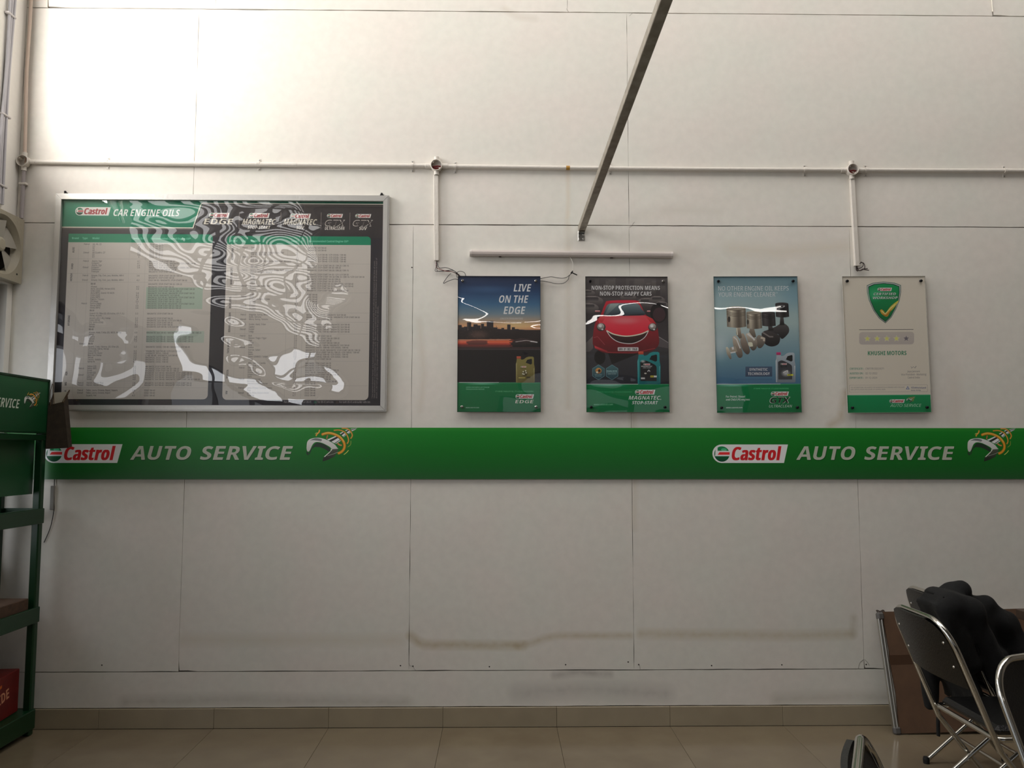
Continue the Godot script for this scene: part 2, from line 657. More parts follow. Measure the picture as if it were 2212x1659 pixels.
func build_room() -> void:
	var plaster := relief(mat(Color(0.90, 0.885, 0.86), 0.85), 0.03, 21, 0.5, 0.8)
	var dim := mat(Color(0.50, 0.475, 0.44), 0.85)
	var cement := mat(Color(0.40, 0.38, 0.36), 0.95)

	# back wall: a cement backing with painted boards screwed on, thin joints between them
	var g := Geo.new()
	g.span(Vector3(-2.9, -0.1, -0.22), Vector3(6.7, 5.4, -0.0115))
	var back := struct("wall_back", g, cement)
	var paint := printed(paint_of_wall(), 0.72)
	paint.normal_enabled = true
	var nm := noise(0.02, 31, 5).get_seamless_image(512, 512)
	nm.convert(Image.FORMAT_RGBA8)
	nm.bump_map_to_normal_map(1.6)
	paint.normal_texture = ImageTexture.create_from_image(nm)
	paint.normal_scale = 0.15
	var rows := [[0.106, 0.2925, [-2.7, 3.6, 6.5]], [0.2955, 2.7435, [-2.7, -1.718, -0.484, 0.733, 1.986, 3.2, 4.42, 5.64, 6.5]], [2.747, 3.9965, [-2.7, -1.722, 0.733, 3.17, 5.6, 6.5]], [4.0, 5.2, [-2.7, -2.584, -1.629, 0.392, 2.868, 5.3, 6.5]]]
	var jag := noise(9.0, 17, 3)
	for r in rows:
		var xs: Array = r[2]
		for i in xs.size() - 1:
			var pts := PackedVector2Array()
			var a := Vector2(xs[i], r[0])
			var b := Vector2(xs[i + 1], r[1])
			var cs := [a, Vector2(b.x, a.y), b, Vector2(a.x, b.y)]
			for k in 4:
				var p: Vector2 = cs[k]
				var q: Vector2 = cs[(k + 1) % 4]
				var steps := maxi(int(p.distance_to(q) / 0.05), 2)
				var inward := (q - p).normalized().orthogonal() * -1.0
				for s in range(0, steps):
					var w := p.lerp(q, float(s) / steps)
					var depth := 0.0
					if s > 0:
						depth = maxf(0.0002, 0.00095 + 0.0020 * jag.get_noise_2d(w.x * 0.4 + k * 7.0, w.y * 0.4 + i * 3.0))
						if k % 2 == 0 and r[0] > 3.9 and w.x > 0.9:
							depth *= 0.25
					pts.append(w + inward * depth)
			# a worn corner here and there
			if i % 3 == 1:
				pts[0] += Vector2(0.007, 0.005)
				pts[1] += Vector2(0.0, 0.004)
			g = Geo.new()
			g.prism(pts, -0.0105, 0.0, Vector2(-2.7, 4.2), Vector2(1.0 / 6.0, -1.0 / 4.2))
			obj("wall_board", g, paint, back)
	var screw_mat := mat(Color(0.22, 0.20, 0.19), 0.6, 0.6)
	for q in [[-2.126, 0.33], [-0.529, 0.321], [-0.462, 0.318], [-0.05, 0.314], [0.362, 0.323], [0.701, 0.336], [0.758, 0.322], [1.154, 0.315], [1.537, 0.318], [1.998, 0.318], [-0.49, 2.50], [2.03, 2.41]]:
		g = Geo.new()
		g.xf = Transform3D(Basis(Vector3.RIGHT, PI / 2), Vector3(q[0], q[1], -0.0005))
		g.lathe(PackedVector2Array([Vector2(0.0, 0.002), Vector2(0.0012, 0.002), Vector2(0.003, 0.0016), Vector2(0.0042, 0.0)]), 10)
		obj("screw", g, screw_mat, back)
	# cracks in the filler at board corners
	var crack := mat(Color(0.36, 0.33, 0.30), 0.9)
	for q in [[[-0.484, 0.335], [-0.478, 0.32], [-0.462, 0.318], [-0.455, 0.305], [-0.446, 0.296]], [[0.76, 0.325], [0.764, 0.31], [0.766, 0.297]], [[1.985, 0.345], [1.965, 0.33], [1.957, 0.312], [1.955, 0.297]], [[1.99, 0.345], [2.005, 0.33], [2.015, 0.312]], [[0.735, 2.735], [0.752, 2.744], [0.756, 2.758], [0.766, 2.765]], [[0.385, 4.02], [0.392, 4.008], [0.398, 4.0]], [[0.75, 3.98], [0.765, 3.994]]]:
		g = Geo.new()
		var p := PackedVector3Array()
		for e in q:
			p.append(Vector3(e[0], e[1], 0.0002))
		g.tube(p, 0.0011, 5, false, 0.5)
		obj("crack", g, crack, back)

	# left wall with windows, right and front walls, ceiling
	var win := [[0.05, 1.75, 0.9, 2.385], [0.26, 1.26, 3.14, 4.56], [1.4, 7.4, 2.9, 4.76], [2.3, 7.4, 0.12, 2.55]]
	g = wall_with_holes(-0.0, 8.2, 0.0, 5.3, win, func(u0, v0, u1, v1, q): q.span(Vector3(-2.9, v0, u0), Vector3(-2.7, v1, u1)))
	struct("wall_left", g, plaster)
	g = Geo.new()
	g.span(Vector3(6.5, 0, 0), Vector3(6.7, 5.3, 8.2))
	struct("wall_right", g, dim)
	var front := [[-1.5, 4.5, 3.60, 3.66], [0.2, 3.8, 0.0, 2.5]]
	g = wall_with_holes(-2.7, 6.5, 0.0, 5.3, front, func(u0, v0, u1, v1, q): q.span(Vector3(u0, v0, 8.0), Vector3(u1, v1, 8.2)))
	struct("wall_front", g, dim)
	# ribbed sheet ceiling with two rooflights over the back of the room
	var roof := [[-1.70, 1.00, 0.4, 2.5], [1.05, 4.45, 0.4, 2.5]]
	g = wall_with_holes(-2.9, 6.7, -0.2, 8.2, roof, func(u0, v0, u1, v1, q): q.span(Vector3(u0, 5.2, v0), Vector3(u1, 5.36, v1)))
	for k in 28:
		g.span(Vector3(-2.7, 5.17, 2.6 + 0.19 * k), Vector3(6.5, 5.2, 2.66 + 0.19 * k))
	struct("ceiling", g, mat(Color(0.50, 0.50, 0.49), 0.5))
	for k in 2:
		var sky_win := frame_of("window_%d" % (5 + k))
		g = Geo.new()
		for i in 4:
			var x: float = roof[k][0] + 0.03 + (roof[k][1] - roof[k][0] - 0.06) * i / 3.0
			g.span(Vector3(x - 0.03, 5.1, 0.4), Vector3(x + 0.03, 5.2, 2.5), 0.003)
		obj("window_frame", g, mat(Color(0.7, 0.7, 0.69), 0.5), sky_win)
		g = Geo.new()
		g.span(Vector3(roof[k][0], 5.24, 0.4), Vector3(roof[k][1], 5.25, 2.5))
		obj("pane", g, pane(0.6, Color(0.9, 0.9, 0.88), 0.2), sky_win)

	# windows: dark navy frames with bars and panes
	var navy := mat(Color(0.055, 0.075, 0.14), 0.4)
	window("window_1", -2.8, [0.05, 1.75, 0.9, 2.385], [0.105, 0.05], [0.9, 1.3], [2.19, 1.5], navy, pane(0.55, Color(0.55, 0.55, 0.50)), 0.05, 0.09)
	window("window_2", -2.755, [1.4, 7.4, 2.9, 4.76], [0.05, 0.05], [3.4, 5.4], [3.04, 3.17, 3.30, 3.43, 3.56, 3.69, 3.82, 3.95, 4.08, 4.21, 4.34, 4.47, 4.60], mat(Color(0.26, 0.26, 0.27), 0.5, 0.3), pane(0.06), 0.02, 0.05)
	window("window_7", -2.755, [0.26, 1.26, 3.14, 4.56], [0.03, 0.03], [], [3.26, 3.37, 3.48, 3.59, 3.70, 3.81, 3.92, 4.03, 4.14, 4.25, 4.36, 4.46], mat(Color(0.40, 0.40, 0.40), 0.5), pane(0.06), 0.013, 0.04)
	window("window_3", -2.755, [2.3, 7.4, 0.12, 2.55], [0.06, 0.06], [3.5, 4.8, 6.1], [1.0, 2.05], navy, pane(0.4, Color(0.16, 0.19, 0.2)), 0.06, 0.06)
	front_window("window_4", [-1.5, 4.5, 3.60, 3.66], [0.5, 2.5], [], navy, pane(0.06))
	# front door: two glazed leaves
	var door := frame_of("door_1")
	g = Geo.new()
	for e in [[0.2, 0.3], [1.95, 2.05], [3.7, 3.8]]:
		g.span(Vector3(e[0], 0, 8.05), Vector3(e[1], 2.5, 8.13), 0.004)
	g.span(Vector3(0.2, 2.4, 8.05), Vector3(3.8, 2.5, 8.13), 0.004)
	g.span(Vector3(0.2, 0.0, 8.05), Vector3(3.8, 0.18, 8.13), 0.004)
	obj("door_frame", g, navy, door)
	for e in [[0.3, 1.95], [2.05, 3.7]]:
		g = Geo.new()
		g.span(Vector3(e[0], 0.18, 8.085), Vector3(e[1], 2.4, 8.093))
		obj("pane", g, pane(0.35, Color(0.2, 0.23, 0.24)), door)

	# floor: glazed tiles in beds of grout, and the tile skirting of the back wall
	g = Geo.new()
	g.span(Vector3(-2.9, -0.2, -0.2), Vector3(6.7, -0.004, 8.2))
	var floor_ := struct("floor", g, mat(Color(0.30, 0.26, 0.22), 0.8))
	var tiles := []
	for k in 4:
		var t := mat(Color.WHITE, 0.16)
		mottle(t, c8(116, 103, 84).lightened(0.015 * k), c8(130, 118, 97), 0.012, 40 + k, 0.9)
		t.uv1_offset = Vector3(0.31 * k, 0.17 * k, 0.2 * k)
		tiles.append(t)
	var pitch := 0.61
	var first := -0.298 - pitch * 4
	for row in 14:
		for col in 16:
			var xa := maxf(first + pitch * col, -2.7)
			var xb := minf(first + pitch * (col + 1), 6.5)
			var za := 0.012 + pitch * row
			var zb := minf(za + pitch, 8.0)
			if xb - xa < 0.02 or zb - za < 0.02:
				continue
			g = Geo.new()
			g.span(Vector3(xa + 0.0007, -0.004, za + 0.0007), Vector3(xb - 0.0007, 0.0, zb - 0.0007), 0.0006)
			obj("floor_tile", g, tiles[(row * 3 + col * 5 + row * col) % 4], floor_)
	var base := frame_of("baseboard_back")
	var skirting := []
	for k in 2:
		var t := mat(Color.WHITE, 0.25)
		mottle(t, c8(150, 138, 116).lightened(0.03 * k), c8(166, 153, 129), 0.012, 46 + k, 0.9)
		skirting.append(t)
	for col in 16:
		var xa := maxf(first + pitch * col, -2.7)
		var xb := minf(first + pitch * (col + 1), 6.5)
		if xb - xa < 0.02:
			continue
		g = Geo.new()
		g.span(Vector3(xa + 0.0006, 0.0005, -0.010), Vector3(xb - 0.0006, 0.103, 0.010), 0.0012)
		obj("skirting_tile", g, skirting[col * 3 % 2], base)
	# ground outside the windows
	g = Geo.new()
	g.span(Vector3(-30, -0.5, -20), Vector3(-2.9, -0.25, 30))
	g.span(Vector3(-2.9, -0.5, 8.2), Vector3(30, -0.25, 30))
	struct("ground_outside", g, mottle(mat(Color.WHITE, 0.9), Color(0.55, 0.51, 0.46), Color(0.66, 0.62, 0.56), 0.02, 9, 0.2))


func window(called: String, x: float, o: Array, stile: Array, ups: Array, bars: Array, m: Material, glass: Material, bar: float, deep: float) -> void:
	# a window in the left wall; o: z0, z1, y0, y1; ups: upright positions along z; bars: rails by height
	var w := frame_of(called)
	var g := Geo.new()
	g.span(Vector3(x - deep / 2, o[2], o[0]), Vector3(x + deep / 2, o[3], o[0] + stile[0]), 0.003)
	g.span(Vector3(x - deep / 2, o[2], o[1] - stile[1]), Vector3(x + deep / 2, o[3], o[1]), 0.003)
	g.span(Vector3(x - deep / 2, o[2], o[0] + stile[0]), Vector3(x + deep / 2, o[2] + stile[1], o[1] - stile[1]), 0.003)
	g.span(Vector3(x - deep / 2, o[3] - stile[1], o[0] + stile[0]), Vector3(x + deep / 2, o[3], o[1] - stile[1]), 0.003)
	obj("window_frame", g, m, w)
	for u in ups:
		g = Geo.new()
		g.span(Vector3(x - deep / 2, o[2] + stile[1], u - bar / 2), Vector3(x + deep / 2, o[3] - stile[1], u + bar / 2), 0.003)
		obj("mullion", g, m, w)
	for b in bars:
		g = Geo.new()
		g.span(Vector3(x - deep / 2 + 0.004, b - bar, o[0] + stile[0]), Vector3(x + deep / 2 - 0.004, b + bar, o[1] - stile[1]), 0.003)
		obj("rail", g, m, w)
	g = Geo.new()
	g.span(Vector3(x - 0.088, o[2] + 0.01, o[0] + 0.01), Vector3(x - 0.082, o[3] - 0.01, o[1] - 0.01))
	obj("pane", g, glass, w)


func front_window(called: String, o: Array, ups: Array, bars: Array, m: Material, glass: Material) -> void:
	var w := frame_of(called)
	var g := Geo.new()
	g.span(Vector3(o[0], o[2], 8.01), Vector3(o[0] + 0.06, o[3], 8.03), 0.003)
	g.span(Vector3(o[1] - 0.06, o[2], 8.01), Vector3(o[1], o[3], 8.03), 0.003)
	g.span(Vector3(o[0], o[2], 8.01), Vector3(o[1], o[2] + 0.012, 8.03), 0.003)
	g.span(Vector3(o[0], o[3] - 0.012, 8.01), Vector3(o[1], o[3], 8.03), 0.003)
	obj("window_frame", g, m, w)
	for u in ups:
		g = Geo.new()
		g.span(Vector3(u - 0.03, o[2] + 0.012, 8.01), Vector3(u + 0.03, o[3] - 0.012, 8.03), 0.003)
		obj("mullion", g, m, w)
	for b in bars:
		g = Geo.new()
		g.span(Vector3(o[0] + 0.06, b - 0.03, 8.07), Vector3(o[1] - 0.06, b + 0.03, 8.11), 0.003)
		obj("rail", g, m, w)
	g = Geo.new()
	g.span(Vector3(o[0] + 0.01, o[2] + 0.01, 8.087), Vector3(o[1] - 0.01, o[3] - 0.01, 8.093))
	obj("pane", g, glass, w)


# ---------------------------------------------------------------- prints

func green_foot(c: Canvas, x0: float, x1: float, y0: float, y1: float, fade: float) -> void:
	# the green band at the foot of each advertisement
	c.rect(x0, y0, x1, y1, c8(2, 92, 50), c8(4, 82, 44))
	c.rect(x0, y0 - 2, x1, y0 + 10, c8(70, 120, 90), c8(14, 100, 58))
	c.rect(x0 + 30, y0 - 3, x1 - fade, y0 + 2, c8(190, 200, 190))
	c.glow(x0 + 280, y0 + 14, 260, 16, c8(140, 200, 160), 0.6)


func oil_can(c: Canvas, x0: float, y0: float, x1: float, y1: float, body: Color, dark: Color, cap: Color, label: Color) -> void:
	# a five litre can with a handle loop at the upper right and a screw cap at the upper left
	var f := func(u: float, v: float) -> Vector2: return Vector2(x0 + (x1 - x0) * u, y0 + (y1 - y0) * v)
	var outline := []
	for q in [[0.05, 0.08], [0.24, 0.08], [0.30, 0.13], [0.42, 0.11], [0.55, 0.04], [0.68, 0.01], [0.88, 0.01], [0.95, 0.04], [0.96, 0.30], [1.0, 0.42], [1.0, 0.96], [0.97, 1.0], [0.04, 1.0], [0.0, 0.97], [0.0, 0.28], [0.03, 0.20]]:
		outline.append(f.call(q[0], q[1]))
	c.poly(outline, body, dark)
	c.poly([f.call(0.60, 0.13), f.call(0.82, 0.09), f.call(0.85, 0.12), f.call(0.85, 0.28), f.call(0.78, 0.31), f.call(0.52, 0.24)], Color(0.05, 0.06, 0.07))
	c.poly([f.call(0.0, 0.30), f.call(0.05, 0.22), f.call(0.07, 0.98), f.call(0.03, 0.99)], body.lightened(0.18), body)
	c.poly([f.call(0.94, 0.45), f.call(0.98, 0.45), f.call(0.98, 0.96), f.call(0.94, 0.98)], body.lightened(0.2), dark)
	c.rect(f.call(0.04, 0).x, f.call(0, 0.0).y, f.call(0.26, 0).x, f.call(0, 0.09).y, cap, cap.darkened(0.35))
	for k in 5:
		var xx: float = f.call(0.06 + 0.04 * k, 0).x
		c.rect(xx, f.call(0, 0.01).y, xx + 1.5, f.call(0, 0.085).y, cap.darkened(0.3))
	if label.a > 0.0:
		c.poly(c.soft([f.call(0.12, 0.32), f.call(0.30, 0.27), f.call(0.55, 0.33), f.call(0.78, 0.42), f.call(0.83, 0.5)], 5) + [f.call(0.83, 0.90), f.call(0.13, 0.90)], label, label.lightened(0.04))


func print_sunset() -> ImageTexture:
	var c := Canvas.new(680, 1112, Vector2(98, 82), Vector2(922, 1529), 1.95, 0.002)
	c.fill(c8(20, 18, 20))
	c.stops(80, 1040, [[80.0, c8(24, 34, 58)], [250.0, c8(26, 50, 82)], [400.0, c8(50, 84, 112)], [510.0, c8(92, 108, 118)], [590.0, c8(140, 122, 104)], [650.0, c8(178, 132, 96)], [720.0, c8(150, 100, 76)]])
	c.glow(760, 640, 330, 70, c8(206, 160, 110), 0.55)
	c.glow(430, 230, 420, 60, c8(70, 100, 130), 0.35)
	c.rect(90, 690, 1040, 800, c8(44, 38, 38), c8(40, 32, 30))
	var tower := [[104, 636, 40], [140, 662, 34], [168, 655, 36], [203, 606, 46], [244, 655, 34], [275, 628, 46], [318, 640, 36], [358, 622, 34], [390, 650, 34], [422, 592, 36], [456, 590, 40], [494, 662, 48], [540, 680, 50], [586, 668, 30], [612, 684, 40], [650, 630, 37], [686, 688, 30], [702, 660, 34], [736, 680, 44], [780, 686, 40], [812, 688, 30], [838, 694, 60], [896, 696, 130]]
	for t in tower:
		c.rect(t[0], t[1], t[0] + t[2], 760, c8(40, 36, 40), c8(34, 29, 30))
	c.rect(208, 610, 216, 730, c8(74, 64, 62))
	c.rect(459, 600, 490, 610, c8(70, 74, 84))
	c.poly([Vector2(96, 690), Vector2(180, 700), Vector2(300, 690), Vector2(420, 660), Vector2(560, 690), Vector2(760, 700), Vector2(1036, 690), Vector2(1036, 820), Vector2(96, 820)], c8(38, 31, 31), c8(30, 24, 24))
	var rr := RandomNumberGenerator.new()
	rr.seed = 5
	for k in 90:
		var x := rr.randf_range(110, 560)
		var y := rr.randf_range(640, 800)
		c.rect(x, y, x + rr.randf_range(3, 9), y + rr.randf_range(2, 6), c8(78, 62, 52) if rr.randf() < 0.5 else c8(24, 22, 24))
	c.glow(330, 745, 160, 70, c8(110, 84, 72), 0.5)
	for k in 12:
		var y := 800.0 + k * 7
		c.line([Vector2(96, y + 2), Vector2(700 + 20 * sin(k * 2.1), y - 4 + k * 1.0)], 8, [c8(120, 58, 48), c8(190, 92, 72), c8(206, 84, 60), c8(150, 56, 44), c8(98, 42, 38), c8(80, 40, 38)][mini(k / 2, 5)])
	c.line([Vector2(100, 806), Vector2(700, 800)], 6, c8(226, 140, 110))
	c.line([Vector2(420, 822), Vector2(720, 818)], 9, c8(226, 80, 48))
	c.poly([Vector2(200, 822), Vector2(300, 806), Vector2(420, 812), Vector2(440, 850), Vector2(390, 858), Vector2(210, 858)], c8(110, 60, 52), c8(70, 40, 38))
	c.poly([Vector2(690, 850), Vector2(730, 800), Vector2(800, 784), Vector2(880, 792), Vector2(960, 812), Vector2(990, 828), Vector2(980, 845), Vector2(860, 866), Vector2(720, 868)], c8(60, 46, 46), c8(26, 22, 22))
	c.line([Vector2(740, 826), Vector2(860, 808), Vector2(985, 826)], 7, c8(150, 140, 138))
	c.line([Vector2(900, 818), Vector2(984, 830)], 9, c8(205, 200, 198))
	c.blur(96, 790, 1036, 880, 24, 3)
	c.rect(90, 885, 1040, 905, c8(60, 40, 40), c8(34, 28, 28))
	c.rect(90, 905, 1040, 918, c8(70, 62, 64), c8(28, 25, 26))
	c.rect(90, 918, 1040, 1290, c8(24, 22, 23), c8(18, 15, 17))
	c.text("LIVE", 720, 254, 84, c8(196, 196, 196), 200, true, 0.18)
	c.text("ON THE", 552, 383, 84, c8(190, 192, 194), 336, true, 0.18)
	c.text("EDGE", 608, 510, 84, c8(196, 198, 200), 246, true, 0.18)
	c.text("UNLOCK EXHILARATING", 572, 572, 20, c8(160, 160, 160), 254, false, 0.18)
	c.text("PERFORMANCE", 636, 611, 20, c8(165, 160, 155), 184, false, 0.18)
	green_foot(c, 90, 1040, 1282, 1620, 480)
	oil_can(c, 748, 988, 958, 1284, c8(112, 104, 56), c8(84, 76, 40), c8(196, 84, 62), Color(0, 0, 0, 0))
	c.ell(846, 1180, 30, 30, c8(70, 64, 36), c8(60, 54, 30))
	c.logo(800, 1098, 64)
	c.text("EDGE", 800, 1132, 12, c8(60, 56, 30), 60, true, 0.2)
	for q in [[830, 1160], [856, 1150], [838, 1188], [824, 1184], [862, 1172]]:
		c.ell(q[0], q[1], 7, 8, c8(200, 196, 160))
	c.rect(864, 1214, 908, 1234, c8(60, 56, 40))
	c.rect(778, 1226, 850, 1232, c8(170, 160, 90))
	c.text("CASTROL EDGE WITH FLUID TITANIUM", 196, 1342, 13, c8(150, 190, 160), 256, false)
	c.text("STRONGER UNDER PRESSURE", 196, 1364, 13, c8(150, 190, 160), 204, false)
	c.text("IT'S MORE THAN JUST OIL. IT'S LIQUID ENGINEERING.", 520, 1388, 14, c8(120, 170, 130), 430, false, 0.15)
	c.logo(744, 1412, 206)
	c.text("EDGE", 740, 1512, 36, c8(168, 164, 156), 206, true, 0.25)
	c.text("www.castrol.com", 194, 1568, 15, c8(190, 210, 195), 148, false)
	return c.done()


func print_red_car() -> ImageTexture:
	var c := Canvas.new(680, 1112, Vector2(78, 92), Vector2(920, 1520), 2.2, 0.014)
	c.fill(c8(44, 40, 42))
	c.stops(60, 1040, [[90.0, c8(70, 66, 66)], [330.0, c8(58, 54, 55)], [520.0, c8(40, 36, 38)], [760.0, c8(48, 45, 47)], [1000.0, c8(42, 42, 46)], [1300.0, c8(30, 31, 36)]])
	var rr := RandomNumberGenerator.new()
	rr.seed = 11
	for k in 26:
		var x := rr.randf_range(70, 980)
		var w := rr.randf_range(30, 110)
		c.rect(x, rr.randf_range(100, 220), x + w, 330, c8(62, 58, 59) if k % 2 else c8(76, 72, 71), c8(48, 44, 45))
	for q in [[90, 280, 100, 40], [150, 370, 130, 60], [110, 450, 120, 60], [770, 390, 120, 60], [880, 360, 90, 50], [560, 330, 90, 40], [930, 430, 90, 60]]:
		c.ell(q[0], q[1], q[2], q[3], c8(98, 92, 90), c8(46, 42, 43))
		c.rrect(q[0] - q[2] * 0.6, q[1] - q[3] * 0.7, q[0] + q[2] * 0.6, q[1] - q[3] * 0.1, 12, c8(40, 38, 40), c8(62, 58, 58))
	c.ell(900, 500, 95, 115, c8(22, 20, 22))
	c.ell(905, 520, 70, 80, c8(50, 34, 38))
	c.blur(60, 95, 1040, 640, 7, 7)
	c.poly([Vector2(70, 860), Vector2(170, 760), Vector2(170, 900), Vector2(70, 1000)], c8(86, 80, 78), c8(56, 54, 56))
	c.poly([Vector2(880, 760), Vector2(1010, 840), Vector2(1010, 900), Vector2(890, 880)], c8(66, 62, 64))
	c.line([Vector2(900, 770), Vector2(1010, 838)], 6, c8(120, 116, 116))
	c.rect(60, 940, 1040, 1000, c8(40, 38, 40), c8(44, 45, 50))
	c.ell(245, 1000, 62, 80, c8(18, 17, 19))
	c.poly([Vector2(190, 880), Vector2(700, 950), Vector2(380, 1080), Vector2(340, 960)], c8(20, 18, 20))
	c.blur(70, 940, 700, 1090, 6, 6)
	# the car, seen from the front
	var body := [Vector2(165, 780), Vector2(178, 670), Vector2(205, 585), Vector2(250, 530), Vector2(300, 400), Vector2(352, 364), Vector2(640, 360), Vector2(694, 400), Vector2(756, 524), Vector2(830, 566), Vector2(878, 640), Vector2(898, 740), Vector2(902, 850), Vector2(850, 915), Vector2(760, 945), Vector2(620, 960), Vector2(330, 956), Vector2(240, 930), Vector2(190, 895), Vector2(166, 850)]
	c.poly(c.soft(body, 3), c8(150, 30, 42), c8(70, 20, 24))
	c.poly([Vector2(345, 395), Vector2(365, 366), Vector2(638, 362), Vector2(662, 392)], c8(176, 36, 56), c8(150, 24, 42))
	c.poly(c.soft([Vector2(250, 540), Vector2(500, 528), Vector2(752, 532), Vector2(806, 580), Vector2(842, 640), Vector2(782, 702), Vector2(690, 742), Vector2(540, 757), Vector2(400, 742), Vector2(316, 700), Vector2(246, 636), Vector2(226, 580)], 4), c8(196, 62, 70), c8(214, 24, 44))
	c.glow(520, 590, 230, 60, c8(226, 120, 120), 0.5)
	c.poly([Vector2(215, 590), Vector2(262, 530), Vector2(305, 552), Vector2(270, 610)], c8(190, 70, 72), c8(150, 30, 36))
	c.poly([Vector2(750, 532), Vector2(830, 566), Vector2(866, 626), Vector2(806, 606)], c8(178, 50, 54), c8(140, 26, 32))
	c.poly(c.soft([Vector2(282, 528), Vector2(300, 470), Vector2(345, 400), Vector2(500, 392), Vector2(660, 397), Vector2(712, 460), Vector2(748, 522), Vector2(600, 533), Vector2(430, 535)], 4), c8(92, 110, 112), c8(32, 40, 48))
	c.poly([Vector2(360, 402), Vector2(460, 396), Vector2(330, 520), Vector2(296, 524)], c8(122, 136, 132), c8(58, 68, 72))
	c.line([Vector2(330, 536), Vector2(500, 522), Vector2(520, 536)], 7, c8(20, 18, 20))
	c.line([Vector2(560, 530), Vector2(740, 516)], 7, c8(22, 20, 22))
	var smile := [Vector2(318, 700), Vector2(400, 742), Vector2(540, 764), Vector2(690, 742), Vector2(786, 702), Vector2(740, 780), Vector2(650, 834), Vector2(560, 848), Vector2(450, 828), Vector2(370, 776), Vector2(318, 700)]
	c.poly(c.soft(smile, 4), c8(62, 28, 28), c8(26, 20, 20))
	c.line(c.soft([Vector2(318, 700), Vector2(400, 742), Vector2(540, 764), Vector2(690, 742), Vector2(786, 702)], 5), 13, c8(190, 170, 150))
	c.line(c.soft([Vector2(318, 704), Vector2(370, 776), Vector2(450, 828), Vector2(560, 848), Vector2(650, 834), Vector2(740, 780), Vector2(786, 704)], 5), 8, c8(178, 170, 166))
	for hx in [258.0, 834.0]:
		c.ell(hx, 662, 50, 46, c8(60, 54, 52), c8(40, 36, 36))
		c.ell(hx - 4, 656, 38, 36, c8(150, 146, 140), c8(84, 80, 76))
		c.ell(hx - 10, 648, 18, 18, c8(214, 210, 204))
		c.ell(hx + 14, 688, 12, 8, c8(190, 180, 170))
	c.line([Vector2(176, 780), Vector2(220, 770), Vector2(300, 860)], 5, c8(128, 60, 62))
	c.line([Vector2(190, 880), Vector2(320, 944), Vector2(620, 950), Vector2(860, 900)], 8, c8(120, 40, 44))
	c.poly([Vector2(185, 870), Vector2(330, 930), Vector2(330, 950), Vector2(190, 900)], c8(170, 50, 56), c8(100, 24, 30))
	c.rrect(188, 474, 246, 492, 8, c8(170, 140, 138), c8(130, 60, 66))
	c.rrect(768, 474, 808, 490, 8, c8(180, 150, 148), c8(140, 60, 66))
	c.rrect(444, 889, 674, 929, 5, c8(206, 200, 192))
	c.text("MH 01 BD 1868", 456, 923, 27, c8(24, 22, 24), 206, true)
	c.text("NON-STOP PROTECTION MEANS", 150, 241, 46, c8(206, 200, 192), 764, true)
	c.text("NON-STOP HAPPY CARS", 244, 307, 46, c8(202, 196, 190), 576, true)
	green_foot(c, 70, 1040, 1300, 1640, 360)
	for hx in [231.0, 381.0]:
		var hex := []
		var inner := []
		for k in 6:
			hex.append(Vector2(hx + 78 * cos(PI / 6 + PI / 3 * k), 1168 + 86 * sin(PI / 6 + PI / 3 * k)))
			inner.append(Vector2(hx + 74 * cos(PI / 6 + PI / 3 * k), 1168 + 82 * sin(PI / 6 + PI / 3 * k)))
		c.poly(hex, c8(90, 124, 130))
		c.poly(inner, c8(52, 84, 88), c8(34, 52, 60))
	c.ell(231, 1152, 34, 32, c8(170, 120, 60), c8(110, 70, 40))
	c.ell(240, 1150, 14, 16, c8(30, 26, 26))
	c.ell(216, 1168, 12, 10, c8(214, 190, 150))
	c.text("INTELLIGENT", 190, 1200, 11, c8(120, 150, 150), 80, false)
	c.text("MOLECULES", 196, 1216, 11, c8(120, 150, 150), 68, false)
	c.text("DUALOCK", 322, 1162, 15, c8(140, 170, 170), 114, true)
	c.text("PROTECTS FROM THE", 322, 1178, 11, c8(120, 150, 150), 114, false)
	c.text("MOMENT YOU START", 336, 1192, 11, c8(150, 176, 176), 90, false)
	oil_can(c, 663, 936, 920, 1302, c8(26, 108, 110), c8(12, 74, 78), c8(204, 74, 52), c8(16, 17, 20))
	c.logo(728, 1070, 78)
	c.text("MAGNATEC", 704, 1108, 15, c8(176, 176, 174), 126, true, 0.2)
	c.text("STOP-START", 724, 1124, 11, c8(160, 160, 160), 88, true, 0.2)
	c.glow(724, 1046, 40, 24, c8(180, 190, 190), 0.8)
	c.line(c.soft([Vector2(776, 1160), Vector2(790, 1144), Vector2(802, 1160)], 5), 9, c8(190, 188, 180))
	c.ell(752, 1180, 14, 8, c8(150, 148, 140))
	c.rect(806, 1204, 846, 1224, c8(190, 160, 50))
	c.rect(846, 1204, 878, 1224, c8(196, 192, 180))
	c.text("5W-30", 808, 1220, 12, c8(40, 36, 20), 36, true)
	c.rect(702, 1226, 746, 1244, c8(150, 150, 150))
	c.text("IT'S MORE THAN JUST OIL. IT'S LIQUID ENGINEERING.", 212, 1393, 13, c8(66, 140, 96), 396, false, 0.15)
	c.logo(636, 1361, 226)
	c.text("MAGNATEC.", 566, 1472, 42, c8(186, 182, 174), 370, true, 0.25)
	c.text("STOP-START", 602, 1523, 36, c8(186, 184, 176), 290, true, 0.22)
	c.text("www.castrol.com", 180, 1534, 19, c8(120, 180, 140), 212, false)
	return c.done()


